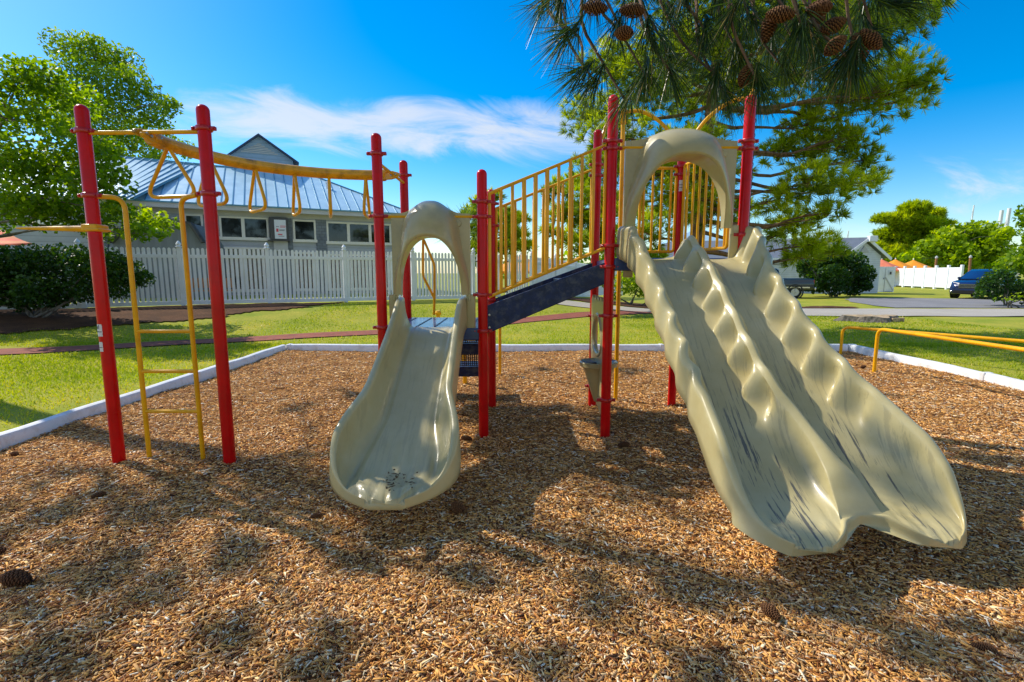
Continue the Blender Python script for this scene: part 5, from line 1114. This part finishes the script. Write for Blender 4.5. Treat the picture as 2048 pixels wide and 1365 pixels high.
g_ = [Bh(88, 455, -.8), Bh(98, 466, -.8), Bh(100, 480, -.8), Bh(100, 600, -.8)]; MB().tube(bend(g_, .1), .05, 8).build('downpipe', 'white', an2)
aw = at(-30, 480, 15.8); awn = thing('striped_awning', Vector((aw.x, aw.y, aw.z)), 'orange and red striped canopy above the hedge at the left edge', 'canopy')
A_ = [at(-120, 455, 16.5), at(10, 462, 16.6), at(70, 489, 15.4), at(-110, 497, 15.2)]
MB().grid([[A_[0].lerp(A_[1], u).lerp(A_[3].lerp(A_[2], u), v) - Vector((0, 0, .06 * math.sin(PI * v))) for u in np.linspace(0, 1, 5)] for v in np.linspace(0, 1, 6)]).build('canvas', 'awning', awn, solid=.01)
for k in (2, 3): MB().tube([A_[k] + Vector((.0, .05, -.02)), (A_[k].x, A_[k].y + .05, .4)], .03, 8).build('pole', 'white', awn)

# ------------------------------------------------------------------ right background
# white house
hY = 36.0; ge = Vector((.80, -.60, 0)); 
g0 = at(1690, 585, hY); g0.z = 0; hn = Vector((-ge.y * -1, -ge.x, 0)); hn = Vector((.35, -.94, 0)).normalized(); ge = Vector((-hn.y, hn.x, 0)).normalized()
def Hh(px, py, o=0): return hit(px, py, g0 + hn * o, hn)
house = thing('white_house', g0 + ge * 1, 'white lap sided house with grey shingle roof behind the round bush', 'house')
ap, el, er = Hh(1729, 480), Hh(1682, 512), Hh(1762, 512); zb2 = 0; bl, br = Vector((el.x, el.y, zb2)), Vector((er.x, er.y, zb2))
ap.x, ap.y = ((el + er) / 2).x, ((el + er) / 2).y
back = Vector((-.93, .36, 0)).normalized() * 13
MB().prism([bl, br, er, ap, el], back).build('wall', 'white_siding', house)
ovl = back.normalized() * -.35; sl_ = (el - ap).normalized(); sr_ = (er - ap).normalized(); U = Vector((0, 0, .10))
mb = MB(); mb.prism([ap + ovl + U, el + sl_ * .5 + ovl + U, el + sl_ * .5 + ovl + U * 1.6, ap + ovl + U * 1.6], back * 1.04); mb.prism([ap + ovl + U, er + sr_ * .6 + ovl + U, er + sr_ * .6 + ovl + U * 1.6, ap + ovl + U * 1.6], back * 1.04); mb.build('roof', 'slate', house)
mb = MB(); mb.bar(ap + ovl + U * .4, el + sl_ * .5 + ovl + U * .4, .06, .2); mb.bar(ap + ovl + U * .4, er + sr_ * .6 + ovl + U * .4, .06, .2); mb.bar(el + sl_ * .45 + ovl + U * .2, el + sl_ * .45 + back + U * .2, .08, .2); mb.build('fascia', 'white', house)
MB().box(ap + ovl * 1.6 + Vector((0, 0, .05)), (.55, .35, .40)).build('ridge_box', 'white', house, bevel=.03)
mb = MB().prism([Hh(1720, 505, .03), Hh(1738, 505, .03), Hh(1729, 492, .03)], hn * .03); mb.build('gable_vent', 'band', house)
# white gate with a diagonal brace
gp_ = gp(1755, 585, .03); gd = Vector((.75, -.1, 0)).normalized(); gt = thing('garden_gate', gp_, 'white board gate with diagonal brace beside the white house', 'gate')
Wg = 1.12; Hg = 1.95; gy = Vector((gd.y, -gd.x, 0))
MB().prism([gp_, gp_ + gd * Wg, gp_ + gd * Wg + Vector((0, 0, Hg)), gp_ + Vector((0, 0, Hg))], gy * -.05).build('gate_panel', 'white', gt)
mb = MB(); f0 = gp_ + gy * .012
mb.bar(f0 + Vector((0, 0, .06)) + gd * .5, f0 + gd * (Wg - .1) + Vector((0, 0, .06)), .02, .08); mb.bar(f0 + gd * .45 + Vector((0, 0, 1.15)), f0 + gd * (Wg - .06) + Vector((0, 0, .15)), .025, .08); mb.bar(f0 + gd * .42, f0 + gd * .42 + Vector((0, 0, Hg)), .02, .06); mb.build('brace', 'band', gt)
MB().box(f0 + gd * .78 + Vector((0, 0, 1.5)), (.3, .02, .36)).build('notice', 'paper', gt); MB().box(f0 + gd * .78 + gy * .012 + Vector((0, 0, 1.46)), (.14, .012, .2)).build('notice_print', 'ink', gt); MB().box(f0 + gd * .34 + Vector((0, .0, 1.05)), (.03, .05, .12)).build('latch', 'blackp', gt)
# white vinyl privacy fence
pv = gp(1788, 574, .04); pe = gp(1919, 581, .04)
vf = thing('vinyl_fence', pv, 'tall white vinyl privacy fence under the orange umbrellas', 'fence'); nP_ = 7
for i in range(nP_):
    a = pv.lerp(pe, i / (nP_ - 1)); MB().box(a + Vector((0, 0, 1.05)), (.2, .2, 2.2)).build('fence_post', 'white', vf, bevel=.02)
    if i < nP_ - 1:
        b = pv.lerp(pe, (i + 1) / (nP_ - 1)); d = (b - a).normalized(); s = Vector((-d.y, d.x, 0)); mb = MB(); nn = 10
        for k in range(nn):
            u = a + d * (.1 + ((b - a).length - .2) * (k + .5) / nn); w = ((b - a).length - .2) / nn; mb.box(u + Vector((0, 0, 1.05)), (w * .93, .03, 1.66), rot=math.atan2(d.y, d.x))
        mb.bar(a + d * .1 + Vector((0, 0, 1.88)), b - d * .1 + Vector((0, 0, 1.88)), .07, .12); mb.bar(a + d * .1 + Vector((0, 0, .22)), b - d * .1 + Vector((0, 0, .22)), .07, .12); mb.build('fence_panel', 'white', vf)
bx = gp(1784, 573, .04); ub = thing('utility_box', bx, 'small white utility box standing by the left end of the vinyl fence', 'utility box'); MB().box(bx + Vector((0, -.1, .45)), (.5, .35, .9)).build('cabinet', 'white', ub, bevel=.04); MB().box(bx + Vector((0.02, -.29, .5)), (.36, .02, .6)).build('door', 'band', ub)
bx = gp(1927, 574, .04) ; pk = thing('pink_block', bx, 'pale block of wall at the right end of the vinyl fence', 'wall'); MB().box(bx + Vector((0, 1, .62)), (1.1, .5, 1.24)).build('block', 'white', pk, bevel=.05); MB().box(bx + Vector((0, 1, 1.27)), (1.2, .6, .08)).build('coping', 'salmon', pk, bevel=.02)
# umbrellas
def umbrella(px, py, Y, mat, label):
    c_ = at(px, py, Y); t = thing('patio_umbrella', (c_.x, c_.y, .04), label, 'umbrella', 'orange patio umbrellas behind the vinyl fence'); R = 2.3; hgt = 1.15
    rows = []
    for i in range(7):
        u = i / 6; rows.append([(c_.x + R * u * math.cos(a) * (1 - .04 * (k % 2)), c_.y + R * u * math.sin(a) * (1 - .04 * (k % 2)), c_.z - hgt * (u ** .9) + .06 * u * (1 - u)) for k, a in enumerate(np.linspace(0, 2 * PI, 17))])
    mb = MB().grid(rows); rim = rows[-1]; mb.grid([rim, [(p[0], p[1], p[2] - .16) for p in rim]]); cn = mb.build('canopy', mat, t, smooth=15)
    MB().lathe([(0, .16), (.05, .12), (.06, 0)], c_, 10).build('finial', 'white', cn); MB().tube([(c_.x, c_.y, .04), (c_.x, c_.y, c_.z - .02)], .03, 8).build('pole', 'white', t)
umbrella(1764, 519, 56, 'salmon', 'salmon red umbrella next to the white house gable'); umbrella(1791, 519, 58, 'orange', 'orange umbrella in the middle of the three behind the vinyl fence'); umbrella(1827, 520, 58, 'orange', 'rightmost orange umbrella behind the vinyl fence')
umbrella(1042, 510, 36, 'orange', 'yellow orange umbrella seen between the stair railing bars')
# poles and masts
for px, p0, p1, Y, r, lab in ((1938, 516, 560, 57, .15, 'brown lamp pole right of the vinyl fence'), (1870, 517, 545, 60, .15, 'short brown pole behind the vinyl fence, left of the lamp pole')):
    a, b = at(px, p1, Y), at(px + 3, p0, Y); t = thing('wooden_pole', (a.x, a.y, .04), lab, 'pole'); MB().tube([(a.x, a.y, .04), (b.x, b.y, b.z)], [r, r * .8], 10).build('shaft', 'wood', t); MB().lathe([(0, .3), (.13, .18), (.15, 0), (0, 0)], (b.x, b.y, b.z), 10).build('lamp_head', 'band', t)
def mast(px, p0, Y, r, lab, spreader=True, cover=False):
    b = at(px, p0, Y); t = thing('boat_mast', (b.x, b.y, 0), lab, 'mast', 'boat masts beyond the trees'); MB().tube([(b.x - .4, b.y, 0), (b.x, b.y, b.z)], r, 8).build('spar', 'mast', t)
    if spreader:
        for f in (.55, .8): MB().bar((b.x - .8, b.y, b.z * f), (b.x + .6, b.y, b.z * f), .08, .08).build('spreader', 'mast', t)
    MB().tube([(b.x, b.y, b.z * .98), (b.x - 2.6, b.y, 1)], .03, 4).build('stay', 'mast', t)
    if cover: MB().tube([(b.x - .6, b.y - .2, b.z * .25), (b.x - .15, b.y - .2, b.z * .72)], .28, 8).build('furled_sail', 'mastblue', t)
mast(1948, 411, 115, .13, 'thin single boat mast above the trees, left of the tall pair', False); mast(2004, 421, 110, .34, 'left of the tall pair of white boat masts at the right', True, True); mast(2019, 417, 110, .34, 'right of the tall pair of white boat masts at the right')
mast(1697, 462, 120, .12, 'tiny far mast above the white house roof', False); mast(1747, 466, 120, .12, 'tiny far mast right of the white house ridge', False)
# far blue pavilion roof seen between the tower bars
c_ = at(1395, 455, 60); pv_ = thing('pavilion', (c_.x, c_.y, 0), 'far pale blue roofed pavilion seen through the tower opening', 'building')
A_ = [Vector((c_.x + sx * 4, c_.y + sy * 3, c_.z - 1.9)) for sx, sy in ((-1, -1), (1, -1), (1, 1), (-1, 1))]; mb = MB()
for i in range(4): mb.face([A_[i], A_[(i + 1) % 4], c_])
mb.build('roof', 'roof', pv_, smooth=0)
for q in A_: MB().box((q.x * 1 , q.y, q.z / 2), (.25, .25, q.z)).build('column', 'white', pv_)
# tree stump
sp = gp(1748, 642, .06); stp = thing('tree_stump', sp, 'weathered low tree stump on the lawn behind the yellow bars', 'stump'); rows = []
def rad(a): return .62 + .16 * math.sin(3 * a + .5) + .07 * math.sin(7 * a) + .25 * max(0, math.cos(a - PI)) ** 3
for z, k in ((-.03, 1.25), (.03, 1.08), (.10, .98), (.15, .94)): rows.append([(sp.x + rad(a) * k * math.cos(a), sp.y + .7 * rad(a) * k * math.sin(a), sp.z + z + .02 * math.sin(5 * a)) for a in np.linspace(0, 2 * PI, 41)])
MB().grid(rows).build('bark_side', 'bark2', stp)
top = rows[-1]; mb = MB(); mb.grid([top, [(sp.x + (p[0] - sp.x) * .5, sp.y + (p[1] - sp.y) * .5, p[2] + .015) for p in top], [(sp.x, sp.y, sp.z + .17)] * 41]); mb.build('cut_face', 'wood_end', stp)
mb = MB()
for k in range(5): mb.box((sp.x + .3 + .09 * k, sp.y - .40 + .03 * k, sp.z + .06), (.10, .06, .12), rot=.3 * k)
mb.build('split_chunk', 'wood_end', stp, bevel=.01)
# spring rider behind the low deck
sq = gp(877, 655, .1); sr = thing('spring_rider', sq, 'small yellow knob topped play post behind the low deck', 'play post'); zt_ = at(877, 622, sq.y).z
MB().lathe([(.05, 0), (.05, zt_ - sq.z - .12), (.075, zt_ - sq.z - .10), (.085, zt_ - sq.z - .05), (.06, zt_ - sq.z), (.001, zt_ - sq.z + .01)], sq, 16).build('post', 'yellow', sr); MB().tube([sq + Vector((0, 0, .12)), sq + Vector((.16, -.02, .06))], .04, 10).build('foot', 'yellow', sr)
# nothing else here

# ------------------------------------------------------------------ vehicles
def wheel(t, x, y, r, w, side):
    M = Matrix.Rotation(PI / 2, 3, 'X'); o = MB().lathe([(r * .62, -w / 2), (r * .95, -w / 2), (r, -w * .35), (r, w * .35), (r * .95, w / 2), (r * .62, w / 2)], (x, y, r), 24, M=M).build('wheel', 'tyre', t, world=False)
    mb = MB(); yy = y + side * (w / 2 - .03); mb.lathe([(r * .64, 0), (r * .60, .02), (r * .2, .01), (.001, .03)], (x, yy, r), 20, M=Matrix.Rotation(-side * PI / 2, 3, 'X'))
    for k in range(5):
        a = 2 * PI * k / 5; mb.box((x + r * .36 * math.cos(a), yy + side * .025, r + r * .36 * math.sin(a)), (.07, .02, r * .5), M=Matrix.Rotation(-a + PI / 2, 3, 'Y'))
    mb.build('rim', 'rim', o, world=False)
def loft(secs):
    """cross sections along X: (x, half width bottom, half width top, z bottom, z top)"""
    rows = []
    for x, wb, wt, z0, z1 in secs:
        zm = z0 + (z1 - z0) * .55; wm = max(wb, wt) * 1.0
        rows.append([(x, -wb * .92, z0), (x, -wb, z0 + .08), (x, -wm, zm), (x, -wt, z1 - .05), (x, -wt + .06, z1), (x, wt - .06, z1), (x, wt, z1 - .05), (x, wm, zm), (x, wb, z0 + .08), (x, wb * .92, z0), (x, -wb * .92, z0)])
    mb = MB().grid(rows); n = len(rows[0]); mb.f += [tuple(range(n - 1)), tuple(reversed(range((len(rows) - 1) * n, len(rows) * n - 1)))]; return mb
def place(t, loc, rz, s=1):
    t.location = loc; t.rotation_euler.z = rz; t.scale = (s, s, s)
def cab_windows(t, secs, y_in, name='side_window'): pass
# pickup, length along X, nose at -X
tk = thing('pickup_truck', (0, 0, 0), 'dark green pickup truck parked behind the double slide, by the round bush', 'truck')
loft([(-2.55, .80, .72, .45, .86), (-2.45, .88, .82, .36, .98), (-1.1, .90, .86, .34, 1.08), (-.95, .90, .88, .34, 1.10), (.75, .90, .88, .34, 1.10), (.80, .90, .88, .36, 1.12), (2.45, .90, .88, .42, 1.12), (2.52, .88, .86, .50, 1.10)]).build('body', 'truck', tk, smooth=45, world=False)
loft([(-1.15, .84, .82, 1.08, 1.10), (-.55, .84, .70, 1.08, 1.66), (-.40, .84, .69, 1.08, 1.70), (.55, .84, .69, 1.08, 1.70), (.68, .84, .70, 1.08, 1.62), (.80, .84, .80, 1.08, 1.12)]).build('cab', 'truck', tk, smooth=45, world=False)
for s in (-1, 1):
    def sp_(x, z): return (x, s * (.845 - .15 * max(0, (z - 1.3)) / .4 + .006), z)
    MB().face([sp_(-.78, 1.16), sp_(.56, 1.16), sp_(.50, 1.60), sp_(-.42, 1.60)]).build('side_window', 'carglass', tk, world=False); MB().bar((.05, s * .85, 1.15), (.05, s * .745, 1.62), .05, .02).build('window_post', 'truck', tk, world=False)
    MB().box((.1, s * .905, .62), (4.4, .02, .07)).build('side_moulding', 'chrome', tk, world=False); MB().box((-.55, s * .98, 1.17), (.12, .18, .13)).build('mirror', 'blackp', tk, bevel=.02, world=False)
    MB().box((2.50, s * .80, .92), (.06, .16, .28)).build('tail_lamp', 'redlamp', tk, bevel=.015, world=False); MB().box((-2.50, s * .66, .80), (.08, .26, .16)).build('headlight', 'lamp', tk, bevel=.02, world=False); MB().box((.28, s * .905, .98), (.16, .03, .04)).build('door_handle', 'chrome', tk, world=False)
    for x in (-1.65, 1.55): wheel(tk, x, s * .80, .35, .23, s)
    for x in (-1.65, 1.55): MB().lathe([(.38, -.02), (.45, 0), (.45, .03), (.38, .03)], (x, s * .895, .36), 18, M=Matrix.Rotation(-s * PI / 2, 3, 'X')).build('wheel_arch', 'blackp', tk, world=False)
MB().face([(.735, -.66, 1.18), (.735, .66, 1.18), (.685, .60, 1.58), (.685, -.60, 1.58)]).build('rear_window', 'carglass', tk, world=False); MB().face([(-1.06, .72, 1.17), (-1.06, -.72, 1.17), (-.58, -.62, 1.62), (-.58, .62, 1.62)]).build('windscreen', 'carglass', tk, world=False)
MB().box((1.62, 0, 1.125), (1.5, 1.5, .01)).build('bed_liner', 'blackp', tk, world=False); MB().box((2.60, 0, .55), (.10, 1.7, .16)).build('rear_bumper', 'chrome', tk, bevel=.03, world=False); MB().box((-2.60, 0, .52), (.12, 1.7, .2)).build('front_bumper', 'chrome', tk, bevel=.03, world=False); MB().box((2.535, 0, .80), (.015, .34, .14)).build('licence_plate', 'white', tk, world=False)
g_ = gp(1588, 597, .06); tloc = g_; rz = math.radians(-14); o_ = Matrix.Rotation(rz, 3, 'Z') @ Vector((1.55, -.8, 0))
place(tk, (g_.x - o_.x, g_.y - o_.y, .06), rz)
# blue crossover, nose at -X
sv = thing('parked_car', (0, 0, 0), 'blue crossover car parked behind the roadside shrub, nose to the left', 'car')
loft([(-2.35, .70, .60, .40, .72), (-2.25, .86, .80, .28, .88), (-2.0, .91, .88, .24, .98), (-1.1, .93, .90, .24, 1.08), (1.9, .93, .90, .26, 1.10), (2.25, .90, .86, .34, 1.05), (2.35, .80, .76, .45, .95)]).build('body', 'suv', sv, smooth=50, world=False)
loft([(-1.25, .86, .84, 1.04, 1.09), (-.55, .86, .70, 1.06, 1.55), (-.2, .86, .68, 1.06, 1.66), (1.2, .86, .68, 1.06, 1.68), (1.8, .86, .68, 1.06, 1.58), (2.25, .84, .80, 1.0, 1.1)]).build('cabin', 'suv', sv, smooth=50, world=False)
for s in (-1, 1):
    def sp2(x, z): return (x, s * (.868 - .16 * max(0, (z - 1.15)) / .45 + .004), z)
    for a in ([(-.85, 1.14), (.25, 1.14), (.25, 1.54), (-.32, 1.52)], [(.33, 1.14), (1.15, 1.14), (1.1, 1.54), (.33, 1.54)], [(1.23, 1.14), (1.75, 1.18), (1.5, 1.50), (1.2, 1.53)]): MB().face([sp2(*p) for p in a]).build('side_window', 'carglass', sv, world=False)
    for x in (-1.48, 1.42):
        wheel(sv, x, s * .82, .36, .23, s); MB().lathe([(.37, -.02), (.46, 0), (.46, .03), (.37, .03)], (x, s * .92, .37), 18, M=Matrix.Rotation(-s * PI / 2, 3, 'X')).build('wheel_arch', 'blackp', sv, world=False)
    MB().prism([(-2.32, s * .42, .80), (-2.18, s * .80, .82), (-1.85, s * .885, .92), (-1.9, s * .87, .99), (-2.2, s * .74, .93), (-2.31, s * .42, .87)], (0, 0, .02)).build('headlight', 'lamp', sv, world=False); MB().box((-2.26, s * .66, .42), (.1, .3, .06)).build('fog_lamp', 'chrome', sv, bevel=.02, world=False); MB().box((-.72, s * .98, 1.17), (.12, .18, .12)).build('mirror', 'suv', sv, bevel=.02, world=False); MB().box((2.22, s * .74, .95), (.2, .2, .2)).build('tail_lamp', 'redlamp', sv, bevel=.03, world=False)
MB().prism([(-2.335, -.45, .60), (-2.335, .45, .60), (-2.30, .42, .84), (-2.30, -.42, .84)], (-.035, 0, 0)).build('grille', 'blackp', sv, world=False); MB().prism([(-2.33, -.7, .30), (-2.33, .7, .30), (-2.36, .64, .48), (-2.36, -.64, .48)], (-.03, 0, 0)).build('lower_grille', 'blackp', sv, world=False)
mb = MB()
for z in (.66, .73, .80): mb.box((-2.365, 0, z), (.02, .80, .02))
mb.build('grille_bar', 'chrome', sv, world=False)
MB().face([(-1.15, .74, 1.13), (-1.15, -.74, 1.13), (-.56, -.64, 1.53), (-.56, .64, 1.53)]).build('windscreen', 'carglass', sv, world=False)
g_ = gp(1984, 599, .05); o_ = Matrix.Rotation(math.radians(30), 3, 'Z') @ Vector((-1.48, -.82, 0)); place(sv, (g_.x - o_.x, g_.y - o_.y, .05), math.radians(30))

# ------------------------------------------------------------------ light and sky
el_ = math.asin(SUN.z); az_ = math.atan2(SUN.x, SUN.y)
w = bpy.data.worlds.new('World'); scn.world = w; w.use_nodes = True; nt = w.node_tree; nt.nodes.clear(); L = nt.links.new
out = N(nt, 'ShaderNodeOutputWorld'); bg = N(nt, 'ShaderNodeBackground', Strength=.125)
sky = N(nt, 'ShaderNodeTexSky'); sky.sky_type = 'NISHITA'; sky.sun_disc = False; sky.sun_elevation = el_; sky.sun_rotation = az_; sky.air_density = 1.0; sky.dust_density = .5; sky.ozone_density = 3.0
hs = N(nt, 'ShaderNodeHueSaturation', Saturation=1.6, Value=1.55); L(sky.outputs[0], hs.inputs['Color'])
tc = N(nt, 'ShaderNodeTexCoord'); sx = N(nt, 'ShaderNodeSeparateXYZ'); L(tc.outputs['Generated'], sx.inputs[0])
def math_(op, a, b=None):
    m = N(nt, 'ShaderNodeMath', operation=op)
    for i, v in enumerate((a, b)):
        if v is None: continue
        if isinstance(v, (int, float)): m.inputs[i].default_value = v
        else: L(v, m.inputs[i])
    return m.outputs[0]
def mr_(x, a, b, c_, d_, smooth=True):
    m = N(nt, 'ShaderNodeMapRange'); m.interpolation_type = 'SMOOTHSTEP' if smooth else 'LINEAR'
    for i, v in enumerate((a, b, c_, d_)): m.inputs[i + 1].default_value = v
    L(x, m.inputs[0]); return m.outputs[0]
yy = math_('MAXIMUM', sx.outputs['Y'], .05); U_ = math_('DIVIDE', sx.outputs['X'], yy); V_ = math_('DIVIDE', sx.outputs['Z'], yy)
cb = N(nt, 'ShaderNodeCombineXYZ'); L(math_('MULTIPLY', U_, 2.6), cb.inputs[0]); L(math_('ADD', math_('MULTIPLY', V_, 9.0), math_('MULTIPLY', U_, 1.2)), cb.inputs[1])
n1 = N(nt, 'ShaderNodeTexNoise', Scale=1.6, Detail=9, Roughness=.62); n1.inputs['Distortion'].default_value = .7; L(cb.outputs[0], n1.inputs['Vector'])
# band of cloud falling gently to the right, in front of the view
cen = math_('SUBTRACT', .262, math_('MULTIPLY', U_, .055)); dv_ = math_('ABSOLUTE', math_('SUBTRACT', V_, cen)); band = math_('MULTIPLY', mr_(dv_, .0, .105, 1, 0), math_('MULTIPLY', mr_(U_, -.95, -.5, 0, 1), mr_(U_, .12, .42, 1, 0)))
d2 = math_('ABSOLUTE', math_('SUBTRACT', V_, math_('ADD', .06, math_('MULTIPLY', U_, .11)))); band2 = math_('MULTIPLY', mr_(d2, .0, .13, .55, 0), mr_(U_, .5, .9, 0, 1))
lowb = mr_(V_, .0, .22, .45, 0)
den = math_('MAXIMUM', math_('MAXIMUM', band, band2), lowb)
cl = math_('MULTIPLY', mr_(math_('ADD', n1.outputs['Fac'], math_('MULTIPLY', den, .42)), .66, 1.02, 0, 1), math_('MINIMUM', math_('MULTIPLY', den, 2.2), 1.0))
n2 = N(nt, 'ShaderNodeTexNoise', Scale=1.8, Detail=6); L(tc.outputs['Generated'], n2.inputs['Vector'])
cl2 = math_('MULTIPLY', mr_(sx.outputs['Y'], .1, -.35, 0, 1), mr_(n2.outputs['Fac'], .35, .6, .10, .5))  # white cloud added behind the camera as neutral fill
cl = math_('MAXIMUM', math_('MULTIPLY', cl, .72), cl2)
mx = N(nt, 'ShaderNodeMix', data_type='RGBA'); L(cl, mx.inputs[0]); L(hs.outputs[0], mx.inputs[6]); mx.inputs[7].default_value = (7.4, 7.3, 7.1, 1)
L(mx.outputs[2], bg.inputs['Color']); L(bg.outputs[0], out.inputs[0])
sl_d = bpy.data.lights.new('sun', 'SUN'); sl_d.energy = 5.0; sl_d.angle = math.radians(.55); sl_d.color = (1, .93, .80); so = bpy.data.objects.new('sun', sl_d); COL.objects.link(so); so.rotation_mode = 'QUATERNION'; so.rotation_quaternion = SUN.to_track_quat('Z', 'Y'); so.location = SUN * 40
scn.view_settings.view_transform = 'Standard'; scn.view_settings.look = 'None'; scn.view_settings.exposure = 0; scn.view_settings.gamma = 1
scn.render.film_transparent = False
scn.cycles.max_bounces = 8; scn.cycles.transparent_max_bounces = 16; scn.cycles.use_denoising = True
